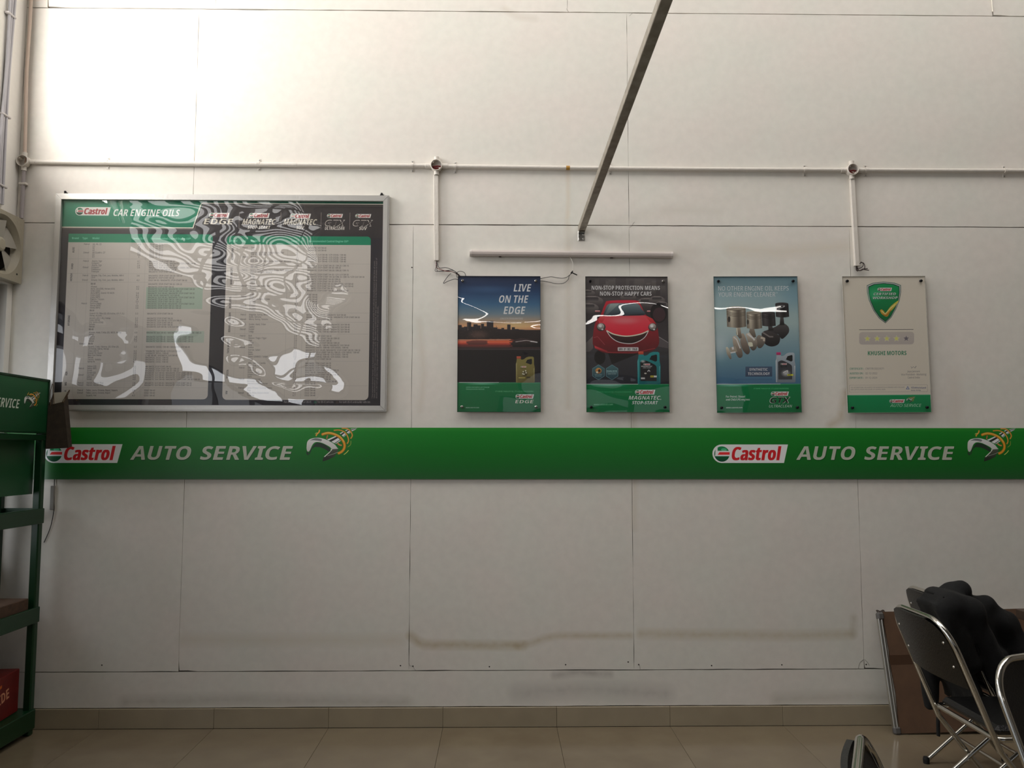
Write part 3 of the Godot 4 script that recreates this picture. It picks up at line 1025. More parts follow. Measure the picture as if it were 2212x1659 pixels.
func piston(c: Canvas, x0: float, x1: float, top: float, bottom: float, light: Color, dark: Color, tilt: float) -> void:
	var n := 22
	for k in n:
		var u := (k + 0.5) / n
		var sh := pow(maxf(0.0, 1.0 - absf(u - 0.26) * 3.0), 1.0) * 0.75 + pow(maxf(0.0, 1.0 - absf(u - 0.84) * 6.0), 1.0) * 0.4 + 0.18
		var xa := x0 + (x1 - x0) * k / n
		var xb := x0 + (x1 - x0) * (k + 1) / n + 0.5
		var dip := (bottom - top) * 0.06 * (1.0 - pow(2.0 * u - 1.0, 2.0))
		c.poly([Vector2(xa, top + tilt * (1 - u)), Vector2(xb, top + tilt * (1 - u)), Vector2(xb + 8, bottom + dip), Vector2(xa + 8, bottom + dip)], dark.lerp(light, clampf(sh, 0, 1)), dark.lerp(light, clampf(sh * 0.7, 0, 1)))
	c.ell((x0 + x1) / 2, top + tilt * 0.5, (x1 - x0) / 2, (x1 - x0) * 0.11, light.lerp(dark, 0.15), dark)
	c.ell((x0 + x1) / 2, top + tilt * 0.5 + 2, (x1 - x0) * 0.42, (x1 - x0) * 0.075, dark.lerp(light, 0.35), light.lerp(dark, 0.4))
	for r in 3:
		var arc := []
		for k in 13:
			var u := k / 12.0
			arc.append(Vector2(x0 + (x1 - x0) * u + 2, top + tilt * (1 - u) + (bottom - top) * (0.17 + 0.08 * r) + (x1 - x0) * 0.11 * (1.0 - pow(2 * u - 1, 2))))
		c.line(arc, 5, dark.lerp(light, 0.1))


func print_pistons() -> ImageTexture:
	var c := Canvas.new(680, 1112, Vector2(107, 88), Vector2(942, 1530), 2.4, 0.030)
	c.fill(c8(78, 108, 118))
	c.stops(60, 1140, [[80.0, c8(76, 100, 108)], [330.0, c8(112, 132, 136)], [620.0, c8(122, 138, 138)], [860.0, c8(96, 118, 126)], [1060.0, c8(76, 104, 116)], [1300.0, c8(50, 80, 104)]])
	c.glow(400, 640, 460, 330, c8(140, 152, 152), 0.6)
	c.glow(180, 860, 170, 220, c8(142, 152, 154), 0.7)
	c.glow(1020, 300, 260, 240, c8(80, 110, 124), 0.5)
	c.text("NO OTHER ENGINE OIL KEEPS", 164, 247, 50, c8(158, 184, 184), 790, false)
	c.text("YOUR ENGINE CLEANER", 166, 316, 50, c8(164, 190, 190), 638, false)
	c.text("TM", 806, 280, 14, c8(150, 176, 176), 0, false)
	var steel := c8(178, 170, 154)
	var steel2 := c8(54, 48, 42)
	var soot := c8(66, 62, 62)
	var soot2 := c8(20, 19, 21)
	# crankshaft, far to near, then rods and pistons
	c.poly(c.soft([Vector2(700, 700), Vector2(800, 660), Vector2(850, 630), Vector2(900, 620), Vector2(950, 660), Vector2(955, 720), Vector2(905, 780), Vector2(870, 792), Vector2(830, 740), Vector2(760, 760)], 4), soot, soot2)
	c.poly([Vector2(860, 545), Vector2(895, 545), Vector2(905, 640), Vector2(852, 640)], soot, soot2)
	c.poly(c.soft([Vector2(650, 730), Vector2(700, 700), Vector2(800, 730), Vector2(856, 770), Vector2(840, 850), Vector2(770, 880), Vector2(700, 860), Vector2(652, 800)], 4), c8(54, 50, 50), soot2)
	c.line([Vector2(660, 720), Vector2(740, 770), Vector2(780, 770)], 16, c8(96, 90, 88))
	c.poly([Vector2(722, 640), Vector2(766, 640), Vector2(784, 700), Vector2(728, 700)], soot, soot2)
	c.poly(c.soft([Vector2(590, 780), Vector2(620, 750), Vector2(680, 780), Vector2(690, 830), Vector2(650, 892), Vector2(610, 892), Vector2(590, 840)], 4), c8(110, 104, 96), c8(60, 54, 50))
	c.line([Vector2(640, 780), Vector2(680, 790), Vector2(676, 820)], 22, c8(150, 142, 130))
	c.poly(c.soft([Vector2(470, 740), Vector2(520, 724), Vector2(570, 770), Vector2(602, 830), Vector2(590, 900), Vector2(550, 924), Vector2(510, 870), Vector2(490, 800)], 4), c8(160, 152, 138), c8(56, 50, 46))
	c.line([Vector2(494, 736), Vector2(560, 790), Vector2(570, 810)], 18, c8(200, 190, 172))
	c.line([Vector2(500, 850), Vector2(530, 850), Vector2(534, 880)], 40, c8(170, 160, 144))
	c.poly([Vector2(520, 670), Vector2(566, 675), Vector2(590, 770), Vector2(560, 780), Vector2(510, 715)], c8(112, 104, 94), c8(64, 58, 52))
	c.poly(c.soft([Vector2(420, 740), Vector2(450, 735), Vector2(490, 830), Vector2(520, 930), Vector2(490, 968), Vector2(440, 920), Vector2(410, 830)], 4), c8(130, 120, 108), c8(58, 50, 46))
	c.poly([Vector2(366, 660), Vector2(412, 668), Vector2(430, 780), Vector2(404, 790), Vector2(366, 740)], c8(136, 128, 114), c8(70, 62, 56))
	c.line([Vector2(372, 670), Vector2(380, 750)], 12, c8(176, 166, 148))
	c.poly(c.soft([Vector2(326, 770), Vector2(360, 760), Vector2(400, 820), Vector2(436, 940), Vector2(432, 996), Vector2(390, 1000), Vector2(350, 920), Vector2(330, 840)], 4), c8(150, 140, 126), c8(66, 58, 52))
	c.line([Vector2(336, 770), Vector2(372, 800), Vector2(412, 900)], 12, c8(190, 180, 160))
	c.line([Vector2(300, 925), Vector2(370, 905)], 66, c8(120, 112, 100))
	c.line([Vector2(318, 900), Vector2(340, 895)], 30, c8(196, 186, 168))
	c.line([Vector2(300, 950), Vector2(360, 940)], 14, c8(196, 186, 168))
	c.poly(c.soft([Vector2(250, 890), Vector2(272, 886), Vector2(300, 940), Vector2(314, 1010), Vector2(296, 1016), Vector2(262, 960)], 4), c8(166, 156, 140), c8(84, 76, 68))
	piston(c, 803, 950, 402, 545, soot, soot2, -6)
	piston(c, 650, 800, 502, 645, soot.lightened(0.05), soot2, -6)
	piston(c, 478, 648, 502, 672, steel, steel2, -8)
	piston(c, 256, 470, 452, 655, steel, steel2, -6)
	c.ell(286, 572, 14, 34, c8(40, 36, 34))
	c.ell(496, 604, 12, 28, c8(50, 46, 42))
	c.poly([Vector2(470, 1104), Vector2(768, 1104), Vector2(768, 1216), Vector2(470, 1216)], c8(52, 66, 84), c8(44, 56, 74))
	c.text("SYNTHETIC", 514, 1151, 28, c8(188, 190, 190), 204, true)
	c.text("TECHNOLOGY", 497, 1199, 30, c8(184, 186, 186), 244, true)
	c.rect(380, 1240, 768, 1243, c8(40, 66, 92))
	c.rect(345, 1252, 768, 1255, c8(40, 66, 92))
	green_foot(c, 60, 1160, 1300, 1640, 300)
	oil_can(c, 806, 945, 1028, 1284, c8(128, 136, 142), c8(84, 92, 100), c8(186, 44, 96), c8(40, 42, 46))
	c.logo(862, 1068, 72)
	c.text("GTX", 860, 1114, 24, c8(20, 20, 20), 76, true, 0.2)
	c.glow(920, 1180, 70, 50, c8(190, 186, 170), 0.8)
	c.line([Vector2(890, 1174), Vector2(920, 1156), Vector2(940, 1150), Vector2(936, 1172)], 9, c8(230, 224, 200))
	c.rect(936, 1190, 1002, 1208, c8(206, 176, 40))
	c.text("20W-50", 942, 1204, 12, c8(40, 36, 10), 36, true)
	c.text("IT'S MORE THAN JUST OIL. IT'S LIQUID ENGINEERING.", 560, 1357, 14, c8(90, 160, 110), 396, false, 0.15)
	c.text("For Petrol, Diesel", 254, 1449, 23, c8(168, 206, 170), 212, true)
	c.text("and CNG/LPG engines", 254, 1482, 23, c8(168, 206, 170), 264, true)
	c.text("www.castrol.com", 256, 1568, 17, c8(168, 200, 170), 180, true)
	c.logo(752, 1384, 202)
	c.text("GTX", 730, 1514, 70, c8(150, 176, 150), 244, true, 0.28)
	c.text("GTX", 738, 1510, 61, c8(20, 26, 22), 226, true, 0.28)
	c.text("ULTRACLEAN", 730, 1561, 30, c8(190, 196, 184), 258, false, 0.24)
	return c.done()


func print_certificate() -> ImageTexture:
	var c := Canvas.new(680, 1112, Vector2(97, 81), Vector2(931, 1540), 2.5, 0.0452)
	var paper := c8(160, 152, 142)
	c.fill(paper)
	var shield := func(sx: float, sy: float) -> Array:
		var p := []
		for q in [[-190, 185], [-120, 155], [0, 143], [120, 155], [192, 183], [190, 260], [172, 350], [130, 450], [70, 550], [0, 616], [-70, 560], [-130, 470], [-172, 360], [-190, 260]]:
			p.append(Vector2(577 + q[0] * sx + (q[1] - 380) * 0.045, 380 + (q[1] - 380) * sy))
		return p
	var edge := [[1.0, 1.0, c8(40, 66, 58), c8(20, 40, 34)], [0.965, 0.972, c8(170, 178, 174), c8(120, 128, 124)], [0.92, 0.94, c8(24, 50, 42), c8(16, 36, 30)], [0.875, 0.90, c8(12, 110, 62), c8(4, 76, 40)]]
	for e in edge:
		c.poly(shield.call(e[0], e[1]), e[2], e[3])
	c.glow(470, 290, 120, 110, c8(70, 150, 110), 0.5)
	c.logo(497, 211, 164)
	for w in [["CERTIFIED", 452, 296, 256], ["WORKSHOP", 440, 340, 286]]:
		c.text(w[0], w[1] + 3, w[2] + 3, 28, c8(10, 50, 34), w[3], true, 0.24)
		c.text(w[0], w[1], w[2], 28, c8(176, 186, 178), w[3], true, 0.24)
	c.poly(c.soft([Vector2(524, 470), Vector2(545, 458), Vector2(570, 478), Vector2(590, 496), Vector2(650, 420), Vector2(736, 356), Vector2(700, 420), Vector2(640, 490), Vector2(608, 540), Vector2(570, 530), Vector2(540, 504)], 4), c8(196, 150, 60), c8(140, 96, 30))
	c.line([Vector2(545, 476), Vector2(584, 512), Vector2(650, 440), Vector2(700, 400)], 9, c8(226, 190, 110))
	c.line([Vector2(560, 520), Vector2(600, 530), Vector2(650, 470)], 8, c8(116, 76, 24))
	c.rect(294, 684, 901, 690, c8(60, 58, 58))
	c.rrect(294, 714, 908, 856, 34, c8(140, 134, 128), c8(136, 130, 126))
	for k in 5:
		for ring in [[40.0, c8(178, 170, 150)], [33.0, c8(184, 158, 88)]]:
			if k == 4 and ring[0] > 39.0:
				continue
			var st := []
			for i in 10:
				var rad: float = ring[0] * (1.0 if i % 2 == 0 else 0.42)
				st.append(Vector2(386 + 108.5 * k + rad * sin(PI * i / 5), 790 - rad * cos(PI * i / 5)))
			c.poly(st, c8(82, 78, 84) if k == 4 else ring[1])
	c.text("KHUSHI MOTORS", 392, 976, 46, c8(32, 92, 66), 430, true)
	var rows := [["CERTIFICATE :", "CW/ITR/2022/071", 1138], ["AUDITED ON :", "02-12-2022", 1190], ["EXPIRY DATE :", "01-12-2024", 1240]]
	for r in rows:
		c.text(r[0], 190, r[2], 22, c8(70, 104, 88), 156, true)
		c.text(r[1], 366, r[2], 22, c8(96, 92, 90), 204 if r[2] == 1138 else 130, false)
	c.line(c.soft([Vector2(868, 1108), Vector2(884, 1116), Vector2(876, 1128), Vector2(900, 1108), Vector2(912, 1120), Vector2(932, 1100), Vector2(916, 1128)], 4), 3, c8(90, 86, 86))
	c.text("Jaya Jamrani", 830, 1171, 22, c8(92, 88, 86), 140, false)
	c.text("Vice President - Marketing", 762, 1206, 22, c8(92, 88, 86), 280, false)
	c.text("Castrol India", 836, 1240, 22, c8(92, 88, 86), 132, false)
	c.rrect(186, 1310, 1056, 1390, 8, c8(120, 114, 110))
	c.rrect(189, 1313, 1053, 1387, 7, paper)
	c.text("TUV INTERNATIONAL HAS AUDITED THE WORKSHOP IN ACCORDANCE WITH THE AUDIT", 202, 1345, 15, c8(104, 100, 98), 600, false)
	c.text("AND CERTIFICATION PROCEDURE OF CASTROL INDIA", 202, 1368, 15, c8(104, 100, 98), 386, false)
	c.poly([Vector2(836, 1324), Vector2(856, 1362), Vector2(814, 1362)], c8(70, 84, 120))
	c.poly([Vector2(836, 1338), Vector2(846, 1356), Vector2(825, 1356)], paper)
	c.text("TÜVRheinland", 872, 1354, 18, c8(70, 74, 96), 166, true)
	c.text("Genau. Richtig.", 872, 1378, 12, c8(76, 78, 90), 110, true)
	c.rect(90, 1424, 1180, 1640, c8(8, 106, 62), c8(6, 94, 54))
	c.rect(90, 1422, 1180, 1432, c8(60, 130, 96), c8(10, 106, 62))
	c.logo(632, 1472, 172)
	c.text("AUTO SERVICE", 642, 1560, 32, c8(60, 110, 80), 348, false, 0.25)
	c.text("AUTO SERVICE", 640, 1557, 32, c8(130, 160, 140), 348, false, 0.25)
	var f := func(px: float, py: float) -> Vector2: return Vector2(822 + (px - 300) * 0.062, 1464 + (py - 550) * 0.062)
	c.spanner(f, 0.062)
	return c.done()


func print_sign() -> ImageTexture:
	# one run of the long sign: plate, words and spanner; units are pixels of the strip, 670 wide and 111 high
	var c := Canvas.new(1920, 318, Vector2(98, 925), Vector2(670, 111), 2.6)
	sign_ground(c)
	c.logo(103, 961, 165)
	for w in [["AUTO", 285, 132], ["SERVICE", 433, 198]]:
		c.text(w[0], w[1] + 1.0, 995.5, 29, c8(4, 36, 14), w[2], true, 0.24)
		c.text(w[0], w[1] + 0.2, 994.2, 29, c8(150, 150, 140), w[2], true, 0.24)
		c.text(w[0], w[1] + 0.9, 993.4, 27.4, c8(124, 126, 116), w[2] - 1.6, true, 0.24)
	var f := func(px: float, py: float) -> Vector2: return Vector2(640 + px / 14.75, 910 + py / 14.75)
	c.spanner(f, 1.0 / 14.75)
	return c.done()


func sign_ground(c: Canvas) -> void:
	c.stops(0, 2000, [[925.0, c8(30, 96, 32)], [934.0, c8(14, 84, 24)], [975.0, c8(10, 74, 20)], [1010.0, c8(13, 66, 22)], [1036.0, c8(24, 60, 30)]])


func print_plain_sign() -> ImageTexture:
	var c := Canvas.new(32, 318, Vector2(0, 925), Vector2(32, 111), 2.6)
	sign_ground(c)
	return c.done()


func print_rack_header() -> ImageTexture:
	# face of the rack's header; units are centimetres, 90 long and 28.5 high
	var c := Canvas.new(900, 285, Vector2(0, 0), Vector2(90, 28.5), 2.2)
	c.stops(0, 100, [[0.0, c8(18, 66, 36)], [6.0, c8(12, 56, 30)], [28.5, c8(8, 44, 22)]])
	c.logo(2.5, 10.8, 21.5)
	for w in [["AUTO", 26.5, 14.0], ["SERVICE", 42.8, 22.2]]:
		c.text(w[0], w[1] + 0.2, 16.8, 4.7, c8(2, 26, 12), w[2], true, 0.24)
		c.text(w[0], w[1], 16.6, 4.7, c8(140, 146, 136), w[2], true, 0.24)
	var f := func(px: float, py: float) -> Vector2: return Vector2(68.6 + (px - 300) * 0.0092, 9.8 + (py - 550) * 0.0090)
	c.spanner(f, 0.009)
	return c.done()


func print_oil_chart() -> ImageTexture:
	# units: pixels of the chart in its frame, 700 wide and 446 high
	var c := Canvas.new(2000, 1274, Vector2.ZERO, Vector2(700, 446), 1.35)
	var ink_dark := c8(70, 66, 66)
	var head := c8(10, 118, 84)
	c.fill(c8(36, 32, 38))
	c.rect(0, 0, 700, 80, c8(52, 46, 44), c8(44, 39, 40))
	c.rect(0, 0, 700, 6, c8(14, 96, 72))
	c.poly([Vector2(0, 0), Vector2(305, 0), Vector2(285, 60), Vector2(0, 60)], c8(8, 118, 86), c8(12, 108, 80))
	c.line([Vector2(0, 60), Vector2(284, 60), Vector2(300, 7), Vector2(304, 5), Vector2(700, 5)], 2.2, c8(205, 198, 186))
	c.line([Vector2(0, 63), Vector2(288, 63), Vector2(304, 9), Vector2(700, 9)], 0.8, c8(120, 112, 104))
	c.logo(27, 15, 77)
	c.text("CAR ENGINE OILS", 109, 34.5, 15, c8(214, 212, 204), 146, true, 0.2)
	var marks := [[318, 26, 45, "EDGE", 307, 65, ""], [405, 26, 46, "MAGNATEC", 391, 74, "STOP-START"], [495, 27, 46, "MAGNATEC", 481, 74, "SUV"], [576, 27, 35, "GTX", 571, 45, "ULTRACLEAN"], [638, 27, 35, "GTX", 632, 45, "SUV"]]
	for m in marks:
		c.logo(m[0], m[1], m[2])
		var gtx: bool = m[3] == "GTX"
		if gtx:
			c.text("GTX", m[4] - 0.6, 54.2, 14, c8(196, 190, 180), m[5] + 1.2, true, 0.3)
			c.text("GTX", m[4] + 0.7, 53.2, 11.8, c8(52, 46, 44), m[5] - 1.8, true, 0.3)
		else:
			c.text(m[3], m[4], 51.6, 12.4, c8(192, 186, 170), m[5], true, 0.25)
		if m[6]:
			var w: float = {"STOP-START": 50.0, "SUV": 18.0, "ULTRACLEAN": 44.0}[m[6]]
			c.text(m[6], m[0] + m[2] * 0.5 - w * 0.5, 62.5 if gtx else 61.5, 7.2, c8(206, 202, 192), w, true, 0.22)
	for x in [384, 475, 563, 626]:
		c.rect(x, 24, x + 0.7, 62, c8(150, 140, 132))
	c.rrect(15, 74, 328, 433, 10, c8(178, 172, 164))
	c.rrect(359, 79, 673, 434, 10, c8(178, 172, 164))
	c.rrect(15, 74, 328, 93, 8, head, null, 1)
	c.rrect(359, 77, 673, 96, 8, head, null, 9)
	for t in [[15.0, 86.0], [359.0, 90.0]]:
		for q in [["Brand", 8.0], ["Type", 30.0], ["Model", 52.0], ["Sump (Ltr)", 140.0], ["Recommended Castrol Engine Oil*", 178.0]]:
			c.text(q[0], t[0] + q[1], t[1], 4.2, c8(120, 190, 160), 0, true)
	var sts := "MAGNATEC STOP-START 5W-30"
	var two := "MAGNATEC STOP-START 5W-30 / 0W-20"
	var suv := "MAGNATEC SUV 5W-40 / MAGNATEC STOP-START 5W-30"
	var dsl := "MAGNATEC DIESEL 15W-40 / GTX DIESEL 15W-40"
	var left := [
		[97.0, "Petrol", "A4, A6, Q5", "4.8", "EDGE 5W-30 LL"], [101.6, "", "Q3", "4", "EDGE 5W-30 LL"], [106.2, "", "S4", "5.2", "EDGE 5W-30 LL"], [110.8, "", "A3", "7.8", "EDGE 5W-30 LL"], [115.4, "Diesel", "A4 Quattro, Q7", "8.2", "EDGE 5W-30 LL"], [120, "", "Q5", "4.8", "EDGE 5W-30 LL"], [124.6, "", "Q3", "5", "EDGE 5W-30 LL"],
		[134, "Petrol", "Aspire, Figo", "4.1", "MAGNATEC STOP-START 5W-20"], [138.6, "", "Ecosport", "4.1", "MAGNATEC SUV 5W-40 / MAGNATEC STOP-START 5W-30"], [143.2, "", "Aspire, Figo", "3.6", sts], [147.8, "Diesel", "Ecosport", "3.6", "MAGNATEC SUV 5W-40 / MAGNATEC DIESEL 5W-30"], [152.4, "", "Endeavour", "", "EDGE 5W-30 / MAGNATEC 5W-30"], [157, "", "Freestyle", "", "MAGNATEC STOP-START 5W-20"],
		[165.6, "Petrol", "Amaze, City, Civic, Jazz, Mobilio, WR-V", "3.6", two], [170.2, "", "CR-V", "", sts], [175.6, "Diesel", "Amaze, City, Civic, Jazz, Mobilio, WR-V", "4.2", "EDGE 5W-30 / MAGNATEC STOP-START 5W-30"],
		[184, "", "BS-VI", "", two], [190, "", "Alcazar", "4.3", "MAGNATEC STOP-START 5W-30"], [194.6, "", "Aura, i20 (GDI), Venue (GDI)", "3.6", suv], [199.2, "", "Creta (GDI)", "", two], [203.8, "", "Aura (MPI), Grand i10 NIOS", "3.6", suv], [208.4, "", "Creta (GDI)", "4.2", "EDGE 5W-40 / MAGNATEC SUV 5W-40"], [213, "", "Creta (MPI)", "3.8", suv], [217.6, "", "Elantra / Tucson", "4", two], [222.2, "", "i20 (New)", "3.4", two], [226.8, "Petrol", "Santro (New)", "3", suv], [231.4, "", "Venue (MPI)", "3.6", two], [236, "", "Verna (MPI)", "3.6", two],
		[242, "", "BS-IV", "", ""], [248.4, "", "Grand i10, Elite i20, i20 Active, i20 (1.2L)", "3.3", sts], [253, "", "Verna, Accent", "", ""], [258.6, "", "Accent, i20 (1.4L), Verna", "3.3", "MAGNATEC STOP-START 5W-20"], [263.2, "", "Creta (2018)", "3.6", "MAGNATEC SUV 5W-40 / GTX SUV 5W-30"], [267.8, "", "i10, Santro (Old)", "3.1", sts], [272.4, "", "Sonata", "4.3", sts], [277, "", "Venue", "3.6", "MAGNATEC SUV 5W-40 / GTX SUV 5W-30"],
		[283, "", "BS-VI", "", ""], [289.6, "", "Alcazar, Aura, Creta, i20, NIOS, Verna", "4.8", suv + " / 0W-20"], [294.2, "", "Verna", "", ""], [298.8, "", "Elantra", "5.6", suv], [303.4, "", "Tucson", "6.2", suv], [308, "", "Venue", "7.2", suv],
		[314, "Diesel", "BS-IV", "", ""], [320.4, "", "Accent, Creta, Elantra, i20, Elite i20,", "5.3", "MAGNATEC DIESEL 15W-40 / MAGNATEC SUV 5W-40"], [325, "", "i20 Active, Verna, Venue", "", ""], [329.6, "", "Creta (2017)", "5.3", "MAGNATEC SUV 5W-40 / GTX SUV 5W-30"], [334.2, "", "Grand i10, Xcent", "4.8", "MAGNATEC DIESEL 15W-40"], [338.8, "", "Next Gen Verna", "5.3", "EDGE 5W-40 / MAGNATEC SUV 5W-40"], [343.4, "", "Venue", "5.3", "MAGNATEC DIESEL 15W-40"], [348, "", "Tucson, Sonata", "6.8", "MAGNATEC DIESEL 15W-40"], [352.6, "", "Santa Fe", "6.7", "MAGNATEC DIESEL 15W-40"],
		[362.6, "", "Seltos GDI", "4.2", sts], [367.2, "Petrol", "Seltos MPI", "3.3", two], [371.8, "", "Sonet", "3.4", two], [376.4, "", "Sonet GDI", "3.6", suv], [381, "Diesel", "Carnival", "6.3", suv], [385.6, "", "Seltos", "4.8", suv], [390.2, "", "Sonet", "4.8", suv + " / 0W-20"],
		[398.2, "Petrol", "Hector, Hector Plus", "3.8", suv], [402.8, "Diesel", "Hector, Hector Plus", "4.8", suv],
		[414, "Petrol", "Fabia, Laura, Octavia, Rapid, Superb", "3.8", "EDGE 5W-40"], [419.4, "Diesel", "Fabia, Laura, Octavia, Rapid", "4", "EDGE 5W-40"], [425, "", "Superb, Yeti", "4.3", "EDGE 5W-40"]]
	var right := [
		[103.0, "Petrol", "Thar", "6", "MAGNATEC SUV 5W-40"], [108.4, "", "XUV", "5", "MAGNATEC SUV 5W-40"], [113.8, "", "Alturas, G4, Bolero, Scorpio, Xylo, Thar", "6", ""], [118.2, "", "TUV 300, XUV 500, Xylo", "6", "MAGNATEC SUV 5W-40 / GTX DIESEL 15W-40"], [123.4, "Diesel", "Bolero", "5", "MAGNATEC SUV 5W-40 / GTX DIESEL 15W-40"], [128, "", "KUV 100", "3.5", "MAGNATEC SUV 5W-40 / GTX DIESEL 15W-40"], [132.8, "", "XUV 300, XUV 500, Scorpio, New Thar, Marazzo", "6", "MAGNATEC SUV 5W-40 / GTX DIESEL 15W-40"],
		[142, "", "Alto, Celerio, S-Presso", "2.8", "MAGNATEC STOP-START 5W-30 / 0W-20 / 0W-16"], [146.6, "", "Alto 800", "3", "MAGNATEC STOP-START 5W-30 / 0W-20"], [152.4, "Petrol", "Baleno, Brezza, Ciaz, Dzire, Ertiga, Swift, Ignis, XL6", "3.1", "MAGNATEC STOP-START 5W-30 / 0W-20 / 0W-16"], [157, "", "Celerio, WagonR, Versa 6", "", ""], [161.6, "", "Eeco", "3", "MAGNATEC STOP-START 5W-30 / GTX SUV 5W-30"], [166.6, "", "Ertiga", "3.1", "MAGNATEC STOP-START 5W-30 / 0W-20 / 0W-16 / GTX SUV 5W-30"], [172, "", "Estilo", "2.7", two], [177, "", "Gypsy", "3.5", two], [182, "", "Vitara", "3.1", "MAGNATEC STOP-START 5W-30 / MAGNATEC SUV 5W-40"], [187, "Diesel", "Brezza, Ciaz, Dzire, Swift", "3.2", "MAGNATEC STOP-START 5W-30 / MAGNATEC SUV 5W-40"], [192, "", "Celerio", "3.4", sts], [197, "", "S-Cross", "3.2", "MAGNATEC STOP-START 5W-30 / GTX SUV 5W-30"],
		[206, "", "A180", "6.5", "EDGE 5W-40"], [211, "Petrol", "B250", "7", "EDGE 5W-40"], [216, "", "E-Class, B-Class, C-Class", "6", "EDGE 5W-40"], [221, "", "S-Class", "8", "EDGE 5W-40"], [226, "", "GL 250", "8.5", "EDGE 5W-40"], [231, "Diesel", "E-Class", "8", "EDGE 5W-40"], [236, "", "A-Class", "6.5", "EDGE 5W-40"], [241, "", "C-Class", "6", "EDGE 5W-40"],
		[250, "Petrol", "Magnite, Sunny, Micra", "3.4", "MAGNATEC SUV 5W-40 / MAGNATEC SUV 5W-40"], [255, "", "Kicks, Terrano", "4", "MAGNATEC STOP-START 5W-30 / MAGNATEC STOP-START 5W-30"], [260, "Diesel", "Micra, Sunny, Terrano", "4.6", sts],
		[271, "Petrol", "Duster, Kwid, Triber", "4.9", "MAGNATEC DIESEL 15W-40 / MAGNATEC SUV 5W-40"], [276.4, "", "Captur", "4.5", "MAGNATEC DIESEL 15W-40 / MAGNATEC SUV 5W-40"], [281.6, "Diesel", "Duster", "4.8", "MAGNATEC DIESEL 15W-40 / MAGNATEC SUV 5W-40"], [286.6, "", "Lodgy", "4.5", "MAGNATEC DIESEL 15W-40 / MAGNATEC SUV 5W-40"],
		[296, "Petrol", "Bolt", "3.9", "MAGNATEC STOP-START 5W-30"], [301, "", "Nexon / Tiago / Tigor", "3.5", two], [306, "", "Zest", "3.8", sts], [311, "", "Altroz", "3.5", two], [316, "", "Aria", "5.5", "MAGNATEC DIESEL 15W-40 / MAGNATEC SUV 5W-40"], [321, "Diesel", "Indica", "5.5", dsl], [326.6, "", "Harrier, Safari", "5", "MAGNATEC SUV 5W-40 / MAGNATEC STOP-START 5W-30 / 0W-20"], [331.4, "", "Hexa", "6.3", "MAGNATEC STOP-START 5W-30 / 0W-20 / GTX DIESEL 15W-40"], [336, "", "Sumo", "7.2", dsl], [341, "", "Sumo GRANDE / Safari", "6.3", dsl], [346, "", "Tiago", "4", sts],
		[355, "", "Altis, Camry, Corolla", "4.2", sts], [360, "", "Etios, Liva, Yaris", "3.9", sts], [365, "Petrol", "Innova", "5.9", sts], [370, "", "Glanza", "3.1", two], [374.6, "", "Innova Crysta", "5.8", "EDGE 5W-40 / MAGNATEC SUV 5W-40"], [379.6, "", "Urban Cruiser", "3.6", two], [384.4, "", "Yaris", "4.2", sts], [389.4, "Diesel", "Etios, Etios Liva", "3.8", "MAGNATEC STOP-START 5W-30"], [394.2, "", "Fortuner, Innova", "7", "EDGE 5W-40 / MAGNATEC SUV 5W-40"], [399, "", "Innova Crysta, Fortuner", "7.5", "EDGE 5W-40"],
		[408.4, "Petrol", "Jetta, Passat, Touareg, Vento", "4", "EDGE 5W-40"], [413.6, "", "Polo", "3", "EDGE 5W-40"], [419, "Diesel", "Jetta, Polo, Passat, Vento", "4.5", "EDGE 5W-40"], [424.2, "", "Touareg", "6.7", "EDGE 5W-40"]]
	c.rect(188, 191, 310, 238, c8(150, 166, 150))
	c.rect(192, 286, 316, 311, c8(158, 168, 156))
	for t in [[15.0, left, 32.0], [359.0, right, 30.0]]:
		for r in t[1]:
			var y: float = r[0] + (1.5 if t[0] > 100.0 else 1.8)
			if r[1]:
				c.text(r[1], t[0] + 40, y, 3.5, ink_dark, 0, false, 0, 1)
			c.text(r[2], t[0] + 53, y, 3.7, ink_dark, 0, r[2].begins_with("BS"), 0, 0, false, 0.8)
			if r[3]:
				c.text(r[3], t[0] + 154, y, 3.6, ink_dark, 0, false, 0, 1)
			if r[4]:
				c.text(r[4], t[0] + 177, y, 3.5, ink_dark, minf(1.0 + r[4].length() * 2.16, 133.0), false)
	var brands := [[29, 116, "AUDI"], [28, 152, "FORD"], [27, 178, "HONDA"], [26, 275, "HYUNDAI"], [26, 382, "KIA"], [25.5, 404, "MG"], [25.5, 430, "SKODA"], [374, 130, "MAHINDRA"], [373, 184, "MARUTI SUZUKI"], [372, 236, "MERCEDES"], [372, 263, "NISSAN"], [372, 288, "RENAULT"], [371, 334, "TATA MOTORS"], [371, 388, "TOYOTA"], [370, 422, "VW"]]
	for b in brands:
		c.text(b[2], b[0], b[1], 4.3, c8(60, 56, 56), 0, true, 0, 0, true, 0.84)
	var rule := c8(150, 145, 140)
	for y in [129.0, 161.0, 180.0, 357.0, 394.0, 408.0]:
		c.rect(17, y, 326, y + 0.5, rule)
	for y in [137.4, 201.0, 245.0, 265.5, 291.0, 350.0, 403.0]:
		c.rect(361, y, 671, y + 0.5, rule)
	for x in [38.0, 59.0, 148.0, 183.0]:
		c.rect(x, 96, x + 0.4, 430, rule)
		c.rect(x + 344, 99, x + 344.4, 431, rule)
	c.text("For vehicles earlier than BS-VI", 492, 440, 4.4, c8(170, 164, 160), 58, false)
	c.rect(556, 436, 562, 441, c8(40, 76, 64))
	c.text("For BS-VI vehicles", 564, 440, 4.4, c8(170, 164, 160), 34, false)
	c.rect(603, 436, 609, 441, c8(60, 50, 46))
